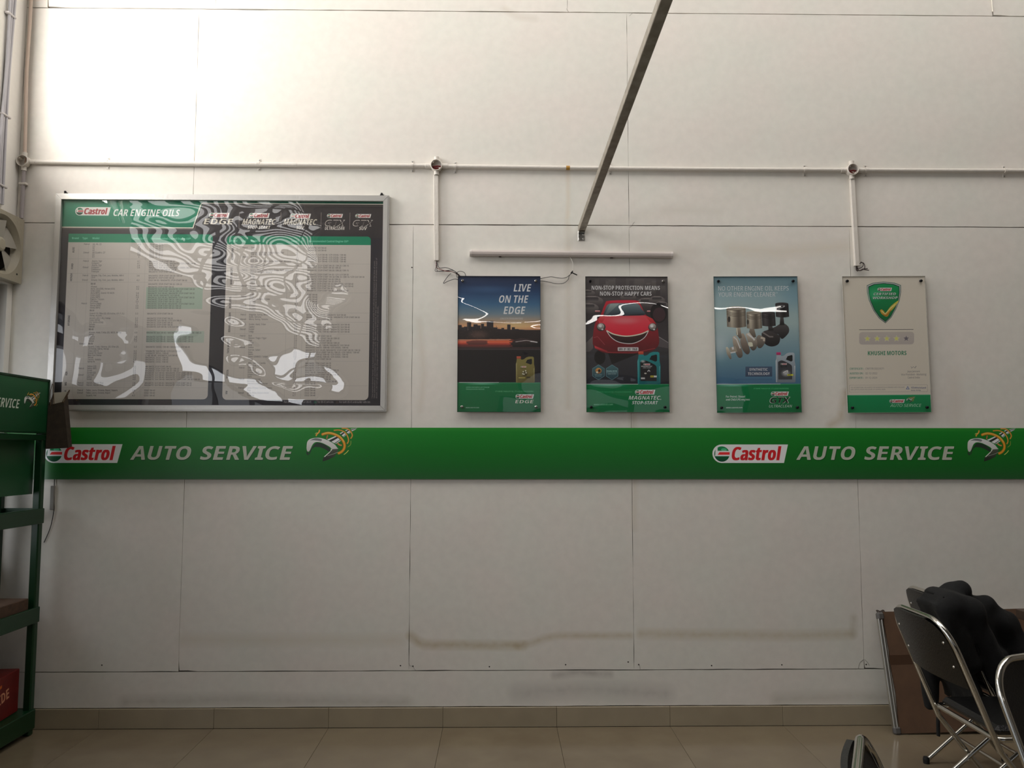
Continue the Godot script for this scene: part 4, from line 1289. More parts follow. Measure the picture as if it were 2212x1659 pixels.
	c.text("For both BS-VI and earlier vehicles", 611, 440, 4.4, c8(170, 164, 160), 66, false)
	c.text("*Recommendations herein are based on technology and information available from vehicle manufacturers at the time of print.", 683, 430, 2.9, c8(140, 132, 126), 300, false, 0, 0, true)
	c.text("This information is provided for convenience only. The user's handbook of the vehicle is to be followed at all times in case of", 687.5, 430, 2.9, c8(140, 132, 126), 306, false, 0, 0, true)
	c.text("doubt. Lubricant grades may change without notice, please read the pack for details.", 692, 430, 2.9, c8(140, 132, 126), 200, false, 0, 0, true)
	return c.done()


func paint_of_wall() -> ImageTexture:
	# paint on the boards with its stains: 6 m by 4.2 m from the left corner; tide marks, rust run, grime near the plinth
	var w := 1024
	var h := 720
	var im := Image.create(w, h, false, Image.FORMAT_RGB8)
	var cloud := noise(0.012, 3, 4).get_image(w, h)
	var fine := noise(0.09, 8, 3).get_image(w, h)
	for y in h:
		for x in w:
			var t := cloud.get_pixel(x, y).r
			var f := 0.975 + 0.03 * fine.get_pixel(x, y).r
			var c := Color(0.905, 0.875, 0.845).lerp(Color(0.885, 0.88, 0.845), t)
			im.set_pixel(x, y, Color(c.r * f, c.g * f, c.b * f))
	var mark := func(list: Array, wide: float, tint: Color, deep: float) -> void:
		# a soft stain along a line of wall points
		var p := []
		for q in list:
			p.append(Vector2((q[0] + 2.7) / 6.0 * w, (1.0 - q[1] / 4.2) * h))
		var r := wide / 6.0 * w
		var box := Rect2(p[0], Vector2.ZERO)
		for q in p:
			box = box.expand(q)
		box = box.grow(r)
		for y in range(maxi(int(box.position.y), 0), mini(int(box.end.y) + 1, h)):
			for x in range(maxi(int(box.position.x), 0), mini(int(box.end.x) + 1, w)):
				var d := 1e9
				for i in p.size() - 1:
					d = minf(d, Vector2(x, y).distance_to(Geometry2D.get_closest_point_to_segment(Vector2(x, y), p[i], p[i + 1])))
				var k := (1.0 - d / r) * deep * (0.55 + 0.9 * fine.get_pixel(x, y).r)
				if k > 0.0:
					im.set_pixel(x, y, im.get_pixel(x, y).lerp(tint, clampf(k, 0, 0.9)))
	var tide := Color(0.70, 0.64, 0.52)
	mark.call([[-0.48, 0.482], [-0.44, 0.45], [-0.40, 0.434], [-0.19, 0.432], [-0.05, 0.43], [0.13, 0.428]], 0.035, tide, 0.55)
	mark.call([[0.1, 0.428], [0.17, 0.44], [0.25, 0.468], [0.33, 0.48], [0.71, 0.478]], 0.028, tide, 0.4)
	mark.call([[0.77, 0.488], [0.95, 0.484], [1.29, 0.481], [1.57, 0.476], [1.92, 0.482]], 0.04, tide, 0.35)
	mark.call([[1.93, 0.48], [1.935, 0.57]], 0.03, Color(0.7, 0.67, 0.6), 0.35)
	mark.call([[-1.7, 0.466], [-1.2, 0.46], [-0.54, 0.458]], 0.05, Color(0.78, 0.74, 0.66), 0.3)
	mark.call([[0.385, 3.06], [0.388, 2.9], [0.38, 2.76]], 0.02, Color(0.84, 0.76, 0.66), 0.3)
	mark.call([[0.385, 2.74], [0.385, 2.3], [0.38, 1.72]], 0.03, Color(0.80, 0.76, 0.70), 0.35)
	mark.call([[1.3, 2.62], [1.6, 2.60], [1.95, 2.63]], 0.06, Color(0.82, 0.77, 0.69), 0.3)
	mark.call([[1.84, 1.62], [1.90, 1.66], [1.93, 1.8]], 0.035, Color(0.72, 0.65, 0.55), 0.4)
	mark.call([[0.74, 1.58], [0.74, 1.7]], 0.03, Color(0.70, 0.65, 0.55), 0.3)
	mark.call([[0.745, 1.32], [0.74, 1.05]], 0.025, Color(0.8, 0.76, 0.68), 0.3)
	mark.call([[-0.45, 2.20], [-0.42, 1.9], [-0.44, 1.7]], 0.03, Color(0.80, 0.76, 0.70), 0.3)
	mark.call([[0.8, 2.61], [1.1, 2.60]], 0.05, Color(0.80, 0.77, 0.73), 0.3)
	mark.call([[0.93, 2.84], [1.25, 2.83]], 0.03, Color(0.8, 0.78, 0.74), 0.25)
	mark.call([[-2.0, 0.14], [-1.4, 0.15], [-0.5, 0.13]], 0.05, Color(0.66, 0.64, 0.60), 0.35)
	mark.call([[0.1, 0.18], [0.5, 0.2], [0.9, 0.17]], 0.07, Color(0.66, 0.64, 0.62), 0.35)
	mark.call([[0.3, 0.27], [0.42, 0.285], [0.6, 0.275]], 0.03, Color(0.6, 0.58, 0.56), 0.4)
	mark.call([[1.5, 0.14], [1.9, 0.15], [2.3, 0.14]], 0.05, Color(0.68, 0.65, 0.6), 0.3)
	mark.call([[0.02, 4.02], [0.1, 3.97], [0.2, 3.96]], 0.03, Color(0.78, 0.74, 0.69), 0.35)
	mark.call([[2.55, 1.9], [2.55, 1.4]], 0.06, Color(0.84, 0.8, 0.75), 0.3)
	im.resize(2048, 1440, Image.INTERPOLATE_CUBIC)
	return ImageTexture.create_from_image(im)


# ---------------------------------------------------------------- fittings on the wall

func build_wall_fittings() -> void:
	var pvc := relief(mat(Color(0.86, 0.835, 0.80), 0.42), 0.05, 51, 1.0, 3.0)
	var red := mat(Color(0.42, 0.05, 0.06), 0.5)
	var steel := mat(Color(0.72, 0.72, 0.71), 0.28, 1.0)
	var black := mat(Color(0.06, 0.05, 0.05), 0.5)
	var g: Geo

	# horizontal conduit in three lengths
	var runs := [["white conduit pipe above the framed oil chart, from the corner box to the middle box", Vector3(-2.615, 3.0885, 0.016), Vector3(-0.402, 3.079, 0.016)], ["white conduit pipe crossing behind the sloping steel bar, with a rust ring", Vector3(-0.308, 3.0765, 0.016), Vector3(1.957, 3.068, 0.016)], ["white conduit pipe running off to the right from the right junction box", Vector3(2.051, 3.0685, 0.016), Vector3(3.9, 3.077, 0.016)]]
	for k in 3:
		var t := thing("conduit_pipe", runs[k][0], "pipe")
		g = Geo.new()
		var p := PackedVector3Array()
		for i in 13:
			p.append(runs[k][1].lerp(runs[k][2], i / 12.0) + Vector3(0, -0.003 * sin(PI * i / 12.0), 0))
		g.tube(p, 0.0118, 14)
		obj("pipe", g, pvc, t)
		if k == 0:
			g = Geo.new()
			g.tube(PackedVector3Array([p[0], p[5], p[8]]), 0.0132, 14)
			obj("sleeve", g, pvc, t)
		if k == 1:
			g = Geo.new()
			g.tube(PackedVector3Array([Vector3(0.377, 3.0714, 0.016), Vector3(0.398, 3.0713, 0.016)]), 0.0122, 14)
			obj("rust_ring", g, mottle(mat(Color.WHITE, 0.7), Color(0.62, 0.42, 0.10), Color(0.74, 0.60, 0.30), 0.05, 52, 20.0), t, "rust coloured ring")
	# saddle clips
	var clips := [[-2.203, "first to the right of the corner junction box"], [-1.356, "above the middle of the framed oil chart"], [-0.493, "just left of the middle junction box"], [-0.251, "just right of the middle junction box"], [0.627, "just right of the sloping steel bar"], [1.739, "a little left of the right junction box"], [2.089, "just right of the right junction box"], [2.888, "nearest the right edge of the picture"]]
	for q in clips:
		var y: float = 3.0885 - (q[0] + 2.6) * 0.0042
		if q[0] > 2.0:
			y = 3.0690
		elif q[0] > -0.3:
			y = 3.0735 - q[0] * 0.0032
		var t := thing("pipe_clip", "white saddle clip on the horizontal conduit, " + q[1], "pipe clip", Vector3(q[0], y, 0))
		g = Geo.new()
		for s in [-1.0, 1.0]:
			g.span(Vector3(-0.0075, s * 0.013, 0.0), Vector3(0.0075, s * 0.034, 0.003), 0.001)
		var arc := PackedVector3Array()
		for i in 11:
			var a := -PI / 2 - 0.15 + (PI + 0.3) * i / 10.0
			arc.append(Vector3(0, sin(a) * 0.0142, 0.016 + cos(a) * 0.0142))
		for i in 10:
			var n0 := (arc[i] - Vector3(0, 0, 0.016)).normalized()
			var n1 := (arc[i + 1] - Vector3(0, 0, 0.016)).normalized()
			var w := Vector3(0.0075, 0, 0)
			g.tri(arc[i] - w, arc[i] + w, arc[i + 1] + w, n0, n0, n1)
			g.tri(arc[i] - w, arc[i + 1] + w, arc[i + 1] - w, n0, n1, n1)
			for s in [-1.0, 1.0]:
				g.quad(arc[i] + w * s, arc[i + 1] + w * s, arc[i + 1] * 1.0 + w * s - n1 * 0.0025, arc[i] + w * s - n0 * 0.0025, Vector3(s, 0, 0))
		obj("saddle", g, pvc, t)
		for s in [-1.0, 1.0]:
			g = Geo.new()
			g.xf = Transform3D(Basis(Vector3.RIGHT, PI / 2), Vector3(0, s * 0.027, 0.003))
			g.lathe(PackedVector2Array([Vector2(0, 0.0022), Vector2(0.002, 0.002), Vector2(0.0038, 0.001), Vector2(0.004, 0)]), 10)
			obj("screw", g, steel, t)

	junction_box("round white junction box in the left corner, its lid missing", Vector3(-2.662, 3.0885, 0), pvc, red, steel, [0, 1, 2, 3], 0)
	junction_box("round white junction box with red wires, above the gap between chart and blue poster", Vector3(-0.355, 3.0775, 0), pvc, red, steel, [0, 1, 2, 3], 1)
	junction_box("round white junction box with red wires, above the certificate", Vector3(2.004, 3.067, 0), pvc, red, steel, [0, 1, 2, 3], 2)

	# vertical conduits in the corner
	var t := thing("corner_conduit", "beige vertical conduit rising in the corner above the junction box", "pipe")
	g = Geo.new()
	g.tube(curve([Vector3(-2.660, 3.135, 0.018), Vector3(-2.664, 3.3, 0.018), Vector3(-2.672, 3.6, 0.018), Vector3(-2.668, 4.0, 0.018), Vector3(-2.668, 4.9, 0.018)], 5), 0.0088, 12)
	obj("pipe", g, mat(Color(0.84, 0.76, 0.70), 0.5), t)
	t = thing("corner_conduit", "grey vertical conduit running from the corner junction box down to the fan", "pipe")
	g = Geo.new()
	g.tube(PackedVector3Array([Vector3(-2.662, 3.042, 0.016), Vector3(-2.662, 2.765, 0.016)]), 0.0105, 12)
	obj("pipe", g, mat(Color(0.64, 0.61, 0.61), 0.5), t)
	g = Geo.new()
	g.span(Vector3(-2.682, 2.955, 0.0), Vector3(-2.642, 2.968, 0.0275), 0.002)
	obj("clip", g, pvc, t)

	# square trunking below the two wall boxes
	for q in [[Vector3(-0.3585, 3.03, 0), Vector3(-0.351, 2.538, 0), "white square trunking hanging from the middle junction box"], [Vector3(2.006, 3.022, 0), Vector3(2.017, 2.517, 0), "white square trunking hanging from the right junction box, slightly askew"]]:
		t = thing("cable_trunking", q[2], "trunking", q[1])
		var d: Vector3 = q[0] - q[1]
		t.rotation.z = -atan2(d.x, d.y)
		g = Geo.new()
		g.span(Vector3(-0.0135, 0, 0.0005), Vector3(0.0135, d.length(), 0.014), 0.001)
		obj("base", g, pvc, t)
		g = Geo.new()
		g.span(Vector3(-0.0128, -0.003, 0.0135), Vector3(0.0128, d.length() - 0.006, 0.0215), 0.0022)
		obj("lid", g, pvc, t)

	# unlit batten
	t = thing("light_batten", "unlit white batten light mounted level above the blue and red car posters", "light fitting", Vector3(0.4045, 2.5765, 0))
	t.rotation.z = -0.0062
	g = Geo.new()
	var sec := PackedVector2Array([Vector2(0.0, -0.012), Vector2(0.012, -0.019), Vector2(0.026, -0.017), Vector2(0.031, -0.008), Vector2(0.032, 0.004), Vector2(0.026, 0.014), Vector2(0.014, 0.018), Vector2(0.0, 0.018)])
	g.xf = Transform3D(Basis(Vector3(0, 0, 1), Vector3(0, 1, 0), Vector3(-1, 0, 0)), Vector3.ZERO)
	g.prism(sec, -0.560, 0.560)
	obj("body", g, mat(Color(0.76, 0.72, 0.70), 0.45), t)
	for s in [-1.0, 1.0]:
		g = Geo.new()
		g.xf = Transform3D(Basis(Vector3(0, 0, 1), Vector3(0, 1, 0), Vector3(-1, 0, 0)), Vector3(s * 0.564, 0, 0))
		var cap := PackedVector2Array()
		for e in sec:
			cap.append(e * 1.04)
		g.prism(cap, -0.006, 0.006)
		obj("end_cap", g, mat(Color(0.80, 0.77, 0.75), 0.4), t)
	for x in [-0.40, 0.225]:
		g = Geo.new()
		g.span(Vector3(x - 0.007, -0.0225, 0.006), Vector3(x + 0.007, -0.0165, 0.02), 0.001)
		obj("fixing_clip", g, mat(Color(0.3, 0.25, 0.23), 0.5), t, "dark clip")

	# wires
	t = thing("loose_wires", "tangle of dark and red wires running from the trunking to the dusk skyline poster", "wires")
	for q in [[[Vector3(-0.352, 2.545, 0.01), Vector3(-0.350, 2.51, 0.012), Vector3(-0.356, 2.492, 0.012), Vector3(-0.357, 2.476, 0.01), Vector3(-0.33, 2.477, 0.012), Vector3(-0.28, 2.477, 0.014), Vector3(-0.23, 2.46, 0.012), Vector3(-0.215, 2.44, 0.006)], black], [[Vector3(-0.349, 2.545, 0.01), Vector3(-0.348, 2.50, 0.014), Vector3(-0.347, 2.478, 0.012), Vector3(-0.32, 2.476, 0.014), Vector3(-0.26, 2.480, 0.016), Vector3(-0.225, 2.455, 0.012), Vector3(-0.20, 2.43, 0.006)], black], [[Vector3(-0.350, 2.545, 0.01), Vector3(-0.353, 2.50, 0.012), Vector3(-0.335, 2.488, 0.014), Vector3(-0.30, 2.476, 0.016), Vector3(-0.26, 2.472, 0.014), Vector3(-0.22, 2.45, 0.008)], red], [[Vector3(-0.345, 2.52, 0.012), Vector3(-0.335, 2.494, 0.014), Vector3(-0.30, 2.496, 0.016), Vector3(-0.26, 2.482, 0.016), Vector3(-0.235, 2.462, 0.012), Vector3(-0.225, 2.43, 0.006)], black], [[Vector3(-0.23, 2.43, 0.006), Vector3(-0.25, 2.432, 0.012), Vector3(-0.285, 2.42, 0.012), Vector3(-0.310, 2.408, 0.01), Vector3(-0.308, 2.418, 0.01), Vector3(-0.285, 2.45, 0.012), Vector3(-0.27, 2.463, 0.014)], black], [[Vector3(-0.235, 2.44, 0.008), Vector3(-0.24, 2.463, 0.014), Vector3(-0.222, 2.475, 0.016), Vector3(-0.195, 2.468, 0.014), Vector3(-0.185, 2.44, 0.006)], black]]:
		g = Geo.new()
		g.tube(curve(q[0], 6), 0.0016, 6)
		obj("wire", g, q[1], t)
	t = thing("spliced_wires", "pale wire from the batten light spliced to dark wires looping to the skyline poster", "wires")
	for q in [[[Vector3(0.394, 2.56, 0.014), Vector3(0.402, 2.55, 0.016), Vector3(0.413, 2.52, 0.016), Vector3(0.412, 2.476, 0.014)], mat(Color(0.85, 0.83, 0.8), 0.5), 0.0019], [[Vector3(0.215, 2.434, 0.006), Vector3(0.245, 2.439, 0.012), Vector3(0.29, 2.447, 0.012), Vector3(0.33, 2.44, 0.012), Vector3(0.37, 2.441, 0.012), Vector3(0.40, 2.462, 0.012), Vector3(0.412, 2.474, 0.014)], black, 0.0016], [[Vector3(0.215, 2.426, 0.006), Vector3(0.26, 2.42, 0.012), Vector3(0.32, 2.408, 0.012), Vector3(0.36, 2.411, 0.012), Vector3(0.385, 2.43, 0.012), Vector3(0.392, 2.452, 0.012), Vector3(0.41, 2.470, 0.014)], black, 0.0016], [[Vector3(0.40, 2.466, 0.013), Vector3(0.412, 2.480, 0.014)], black, 0.0034], [[Vector3(0.408, 2.470, 0.014), Vector3(0.436, 2.456, 0.016)], black, 0.0032]]:
		g = Geo.new()
		g.tube(curve(q[0], 6), q[2], 6)
		obj("wire", g, q[1], t)
	t = thing("wire_bundle", "knot of dark wires hanging out of the trunking above the certificate", "wires")
	for q in [[[Vector3(2.014, 2.52, 0.01), Vector3(2.018, 2.50, 0.014), Vector3(2.040, 2.505, 0.016), Vector3(2.052, 2.52, 0.016), Vector3(2.046, 2.535, 0.014), Vector3(2.028, 2.525, 0.012)], 0.0022], [[Vector3(2.018, 2.52, 0.01), Vector3(2.022, 2.492, 0.014), Vector3(2.036, 2.488, 0.018), Vector3(2.058, 2.502, 0.018), Vector3(2.056, 2.528, 0.016), Vector3(2.038, 2.538, 0.014)], 0.0022], [[Vector3(2.016, 2.50, 0.012), Vector3(2.030, 2.489, 0.014), Vector3(2.05, 2.497, 0.016), Vector3(2.075, 2.499, 0.018)], 0.0024], [[Vector3(2.045, 2.497, 0.016), Vector3(2.066, 2.492, 0.018), Vector3(2.082, 2.489, 0.018)], 0.0024], [[Vector3(2.014, 2.516, 0.012), Vector3(2.013, 2.492, 0.014), Vector3(2.022, 2.486, 0.014)], 0.003]]:
		g = Geo.new()
		g.tube(curve(q[0], 6), q[1], 6)
		obj("wire", g, mat(Color(0.16, 0.08, 0.07), 0.5), t)
	t = thing("wire_end", "short white wire end hanging at the top right of the wall", "wire")
	g = Geo.new()
	g.tube(curve([Vector3(2.866, 4.3, 0.004), Vector3(2.867, 4.12, 0.004), Vector3(2.865, 4.09, 0.005), Vector3(2.868, 4.022, 0.004)], 5), 0.0032, 8)
	obj("wire", g, mat(Color(0.97, 0.95, 0.90), 0.4), t)

	# steel bar braced from the wall into the room
	t = thing("steel_bar", "long square steel bar sloping out from the wall towards the ceiling", "steel bar")
	var galv := mottle(mat(Color.WHITE, 0.45, 0.3), Color(0.50, 0.47, 0.42), Color(0.66, 0.63, 0.58), 0.03, 61, 2.0)
	var a := Vector3(0.463, 2.722, 0.006)
	var b := a + Vector3(0.05, 0.152, 2.1) * 2.6
	g = Geo.new()
	var dir := (b - a).normalized()
	var sx := Vector3.UP.cross(dir).normalized()
	g.xf = Transform3D(Basis(sx, dir.cross(sx), dir), a)
	g.span(Vector3(-0.019, -0.019, 0.0), Vector3(0.019, 0.019, (b - a).length()), 0.002)
	obj("bar", g, galv, t)
	g = Geo.new()
	g.tube(PackedVector3Array([b - dir * 0.05, Vector3(b.x, 5.2, b.z)]), 0.008, 8)
	obj("hanger_rod", g, steel, t)
	g = Geo.new()
	g.span(Vector3(0.444, 2.655, 0.0), Vector3(0.481, 2.712, 0.003), 0.001)
	g.span(Vector3(0.444, 2.697, 0.003), Vector3(0.481, 2.701, 0.035), 0.001)
	obj("mounting_plate", g, steel, t)
	for q in [[0.451, 2.666], [0.473, 2.667], [0.45, 2.690], [0.474, 2.691]]:
		g = Geo.new()
		g.xf = Transform3D(Basis(Vector3.RIGHT, PI / 2), Vector3(q[0], q[1], 0.003))
		g.lathe(PackedVector2Array([Vector2(0, 0.005), Vector2(0.0035, 0.0042), Vector2(0.0055, 0.001), Vector2(0.006, 0)]), 10)
		obj("bolt", g, mat(Color(0.86, 0.86, 0.85), 0.2, 1.0), t)


func junction_box(label: String, at: Vector3, pvc: Material, red: Material, steel: Material, arms: Array, kind: int) -> void:
	var t := thing("junction_box", label, "junction box", at)
	var g := Geo.new()
	g.xf = Transform3D(Basis(Vector3.RIGHT, PI / 2), Vector3.ZERO)
	g.lathe(PackedVector2Array([Vector2(0.0305, 0.001), Vector2(0.0325, 0.004), Vector2(0.0325, 0.039), Vector2(0.0315, 0.0405), Vector2(0.029, 0.0405), Vector2(0.0285, 0.039), Vector2(0.0285, 0.006), Vector2(0.0, 0.0055)]), 36)
	obj("body", g, pvc, t)
	for k in arms:
		g = Geo.new()
		g.xf = Transform3D(Basis(Vector3.BACK, -PI / 2 * k), Vector3(0, 0, 0.016))
		var tall := 0.052 if k % 2 == 0 else 0.062
		g.lathe(PackedVector2Array([Vector2(0.014, 0.030), Vector2(0.0145, tall), Vector2(0.0128, tall + 0.001), Vector2(0.0118, tall - 0.004), Vector2(0.0, tall - 0.006)]), 20)
		obj("collar", g, pvc, t)
	for s in [-1.0, 1.0]:
		g = Geo.new()
		g.xf = Transform3D(Basis(Vector3.RIGHT, PI / 2), Vector3(s * 0.0185, -s * 0.0185, 0))
		g.lathe(PackedVector2Array([Vector2(0.0055, 0.006), Vector2(0.0050, 0.037), Vector2(0.0028, 0.037), Vector2(0.0025, 0.030), Vector2(0, 0.030)]), 14)
		obj("screw_boss", g, pvc, t)
	if kind == 0:
		g = Geo.new()
		g.tube(curve([Vector3(0.005, 0.024, 0.012), Vector3(0.010, 0.005, 0.022), Vector3(0.004, -0.012, 0.018), Vector3(0.012, -0.022, 0.014)], 6), 0.0018, 6)
		obj("wire", g, mat(Color(0.62, 0.40, 0.30), 0.5), t)
		g = Geo.new()
		g.tube(PackedVector3Array([Vector3(-0.033, 0.002, 0.02), Vector3(-0.038, 0.003, 0.02)]), 0.0022, 8)
		obj("plug", g, steel, t)
		return
	for k in 4:
		g = Geo.new()
		var y := -0.003 - 0.0045 * k
		g.tube(curve([Vector3(-0.026, y, 0.012), Vector3(-0.012, y - 0.002, 0.026 - 0.003 * k), Vector3(0.008, y + 0.002 * (k % 2), 0.028 - 0.003 * k), Vector3(0.026, y + 0.002, 0.014)], 6), 0.0027, 8)
		obj("wire", g, red, t)
	if kind == 2:
		g = Geo.new()
		g.tube(curve([Vector3(-0.010, -0.022, 0.012), Vector3(0.0, -0.012, 0.024), Vector3(0.016, -0.018, 0.02)], 6), 0.002, 6)
		obj("wire", g, mat(Color(0.86, 0.84, 0.8), 0.5), t)


# ---------------------------------------------------------------- chart, posters, sign

func wavy(w: float, h: float, z: float, amp: float, sd: int, nu: int, nv: int, lift: float, pins: Array) -> Callable:
	# the height of a warped clear sheet over its print
	var low := noise(1.0, sd, 1)
	var mid := noise(1.0, sd + 1, 2)
	return func(u: float, v: float) -> Vector3:
		var x := (u - 0.5) * w
		var y := (v - 0.5) * h
		var hgt := low.get_noise_2d(x * 1.7, y * 2.3) * amp + mid.get_noise_2d(x * 2.2 + y * 1.2, y * 6.5) * amp * 0.28
		for p in pins:
			hgt -= lift * exp(-Vector2(x - p.x, y - p.y).length_squared() / 0.004)
		return Vector3(x, y, z + hgt)


func build_prints() -> void:
	var g: Geo
	# framed chart behind a wrinkled clear film
	var t := thing("oil_chart", "large aluminium framed chart of car engine oils under wrinkled clear film", "wall chart", Vector3(-1.5455, 2.297, 0))
	t.rotation.z = -0.001
	var alu := relief(mat(Color(0.80, 0.79, 0.77), 0.34, 0.55), 0.02, 71, 0.6, 6.0)
	var W := 0.927
	var H := 0.607
	var f := 0.033
	var sides := [[Vector2(-W, H), Vector2(W, H), Vector2(W - f, H - f), Vector2(-W + f, H - f)], [Vector2(-W, -H), Vector2(W, -H), Vector2(W - f, -H + f), Vector2(-W + f, -H + f)], [Vector2(-W, -H), Vector2(-W, H), Vector2(-W + f, H - f), Vector2(-W + f, -H + f)], [Vector2(W, -H), Vector2(W, H), Vector2(W - f, H - f), Vector2(W - f, -H + f)]]
	for s in sides:
		g = Geo.new()
		var mid: Vector2 = (s[0] + s[1] + s[2] + s[3]) / 4
		var q := PackedVector2Array()
		for p in s:
			q.append(p.move_toward(mid, 0.0006))
		g.prism(q, 0.002, 0.027)
		var q2 := PackedVector2Array()
		q2.append(s[0].lerp(s[3], 0.22).move_toward(mid, 0.0008))
		q2.append(s[1].lerp(s[2], 0.22).move_toward(mid, 0.0008))
		q2.append(s[2].move_toward(mid, 0.0008))
		q2.append(s[3].move_toward(mid, 0.0008))
		g.prism(q2, 0.027, 0.0305)
		obj("frame_rail", g, alu, t)
	g = Geo.new()
	g.prism(PackedVector2Array([Vector2(-W + 0.02, -H + 0.02), Vector2(W - 0.02, -H + 0.02), Vector2(W - 0.02, H - 0.02), Vector2(-W + 0.02, H - 0.02)]), 0.003, 0.009)
	obj("backing_board", g, mat(Color(0.3, 0.27, 0.24), 0.9), t)
	g = Geo.new()
	g.quad(Vector3(-W + f, -H + f, 0.0100), Vector3(W - f, -H + f, 0.0100), Vector3(W - f, H - f, 0.0100), Vector3(-W + f, H - f, 0.0100), Vector3.BACK)
	obj("printed_sheet", g, printed(print_oil_chart(), 0.5), t)
	g = Geo.new()
	g.grid(170, 120, film(0.0185))
	g.grid(170, 120, film(0.0182))
	obj("clear_film", g, pane(0.0), t)
	for x in [-0.885, 0.882]:
		g = Geo.new()
		g.xf = Transform3D(Basis(Vector3.RIGHT, PI / 2), Vector3(x, H + 0.014, 0.0))
		g.lathe(PackedVector2Array([Vector2(0, 0.016), Vector2(0.006, 0.014), Vector2(0.007, 0.010), Vector2(0.003, 0.008), Vector2(0.003, 0)]), 12)
		g.xf = Transform3D()
		g.span(Vector3(x - 0.011, H + 0.002, 0.001), Vector3(x + 0.011, H + 0.012, 0.006), 0.001)
		obj("hanging_screw", g, mat(Color(0.12, 0.11, 0.11), 0.5, 0.5), t)

	# four acrylic posters on stand-off screws
	var silver := mat(Color(0.62, 0.61, 0.59), 0.25, 1.0)
	var dull := mat(Color(0.10, 0.10, 0.12), 0.35, 0.6)
	var list := [
		["acrylic poster of a city skyline at dusk with light trails and a gold can", Vector3(-0.0005, 2.0675, 0), Vector2(0.460, 0.759), 0.0, print_sunset(), [silver, silver, silver, silver], 0.0036],
		["acrylic poster of a red car front with a smiling grille and a teal can", Vector3(0.712, 2.0675, 0), Vector2(0.461, 0.760), 0.001, print_red_car(), [dull, silver, dull, dull], 0.0015],
		["pale blue acrylic poster of four pistons turning from clean to sooty", Vector3(1.439, 2.0685, 0), Vector2(0.473, 0.765), 0.006, print_pistons(), [dull, dull, dull, dull], 0.0009],
		["pale acrylic certificate with a green shield and a row of stars", Vector3(2.1645, 2.071, 0), Vector2(0.470, 0.768), 0.008, print_certificate(), [dull, dull, dull, dull], 0.0009]]
	var glass := pane(0.0)
	for k in 4:
		var q: Array = list[k]
		var p := thing("wall_poster" if k < 3 else "wall_certificate", q[0], "poster" if k < 3 else "certificate", q[1])
		p.rotation.z = q[3]
		var w: float = q[2].x
		var h: float = q[2].y
		g = Geo.new()
		g.span(Vector3(-w / 2 + 0.001, -h / 2 + 0.001, 0.0165), Vector3(w / 2 - 0.001, h / 2 - 0.001, 0.0185))
		obj("backing_sheet", g, mat(Color(0.75, 0.74, 0.72), 0.6), p)
		g = Geo.new()
		g.quad(Vector3(-w / 2, -h / 2, 0.0190), Vector3(w / 2, -h / 2, 0.0190), Vector3(w / 2, h / 2, 0.0190), Vector3(-w / 2, h / 2, 0.0190), Vector3.BACK)
		obj("printed_sheet", g, printed(q[4], 0.5), p)
		var pins := []
		for sx in [-1.0, 1.0]:
			for sy in [-1.0, 1.0]:
				pins.append(Vector2(sx * (w / 2 - 0.026), sy * (h / 2 - 0.028)))
		g = Geo.new()
		g.grid(60, 96, wavy(w, h, 0.0265, q[6], 80 + 7 * k, 60, 96, 0.0016, pins))
		g.grid(60, 96, wavy(w, h, 0.0262, q[6], 80 + 7 * k, 60, 96, 0.0016, pins))
		obj("acrylic_sheet", g, glass, p)
		g = Geo.new()
		for s in [-1.0, 1.0]:
			g.span(Vector3(s * (w / 2 - 0.0004) - 0.0006, -h / 2, 0.0192), Vector3(s * (w / 2 - 0.0004) + 0.0006, h / 2, 0.0240))
			g.span(Vector3(-w / 2, s * (h / 2 - 0.0004) - 0.0006, 0.0192), Vector3(w / 2, s * (h / 2 - 0.0004) + 0.0006, 0.0240))
		obj("polished_edge", g, mat([Color(0.12, 0.18, 0.24), Color(0.42, 0.44, 0.42), Color(0.52, 0.56, 0.55), Color(0.74, 0.73, 0.70)][k], 0.2), p)
		for i in 4:
			g = Geo.new()
			g.xf = Transform3D(Basis(Vector3.RIGHT, PI / 2), Vector3(pins[i].x, pins[i].y, 0))
			g.lathe(PackedVector2Array([Vector2(0, 0.0345), Vector2(0.005, 0.034), Vector2(0.0072, 0.0322), Vector2(0.0078, 0.030), Vector2(0.0078, 0.0225), Vector2(0.006, 0.0225), Vector2(0.006, 0.0)]), 18)
			obj("stand_off_screw", g, q[5][[2, 0, 3, 1][i]], p)

	# long sign: plain ground with two printed runs
	t = thing("wall_sign", "long green sign band with white lettering running along the wall", "sign", Vector3(0, 1.461, 0))
	var ground := print_plain_sign()
	var y0 := -0.141
	var y1 := 0.141
	var xs := [-2.700, -2.490, -0.780, 1.165, 2.875, 3.9]
	g = Geo.new()
	g.span(Vector3(-2.698, y0, 0.0005), Vector3(3.9, y1, 0.0115), 0.001)
	obj("sign_board", g, mat(Color(0.08, 0.32, 0.12), 0.4), t)
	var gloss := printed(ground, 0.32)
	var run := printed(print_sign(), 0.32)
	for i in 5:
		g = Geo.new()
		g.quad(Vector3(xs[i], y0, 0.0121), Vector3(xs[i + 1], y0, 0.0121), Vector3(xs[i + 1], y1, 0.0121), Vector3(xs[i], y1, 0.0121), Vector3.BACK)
		obj("printed_film", g, run if i % 2 == 1 else gloss, t)


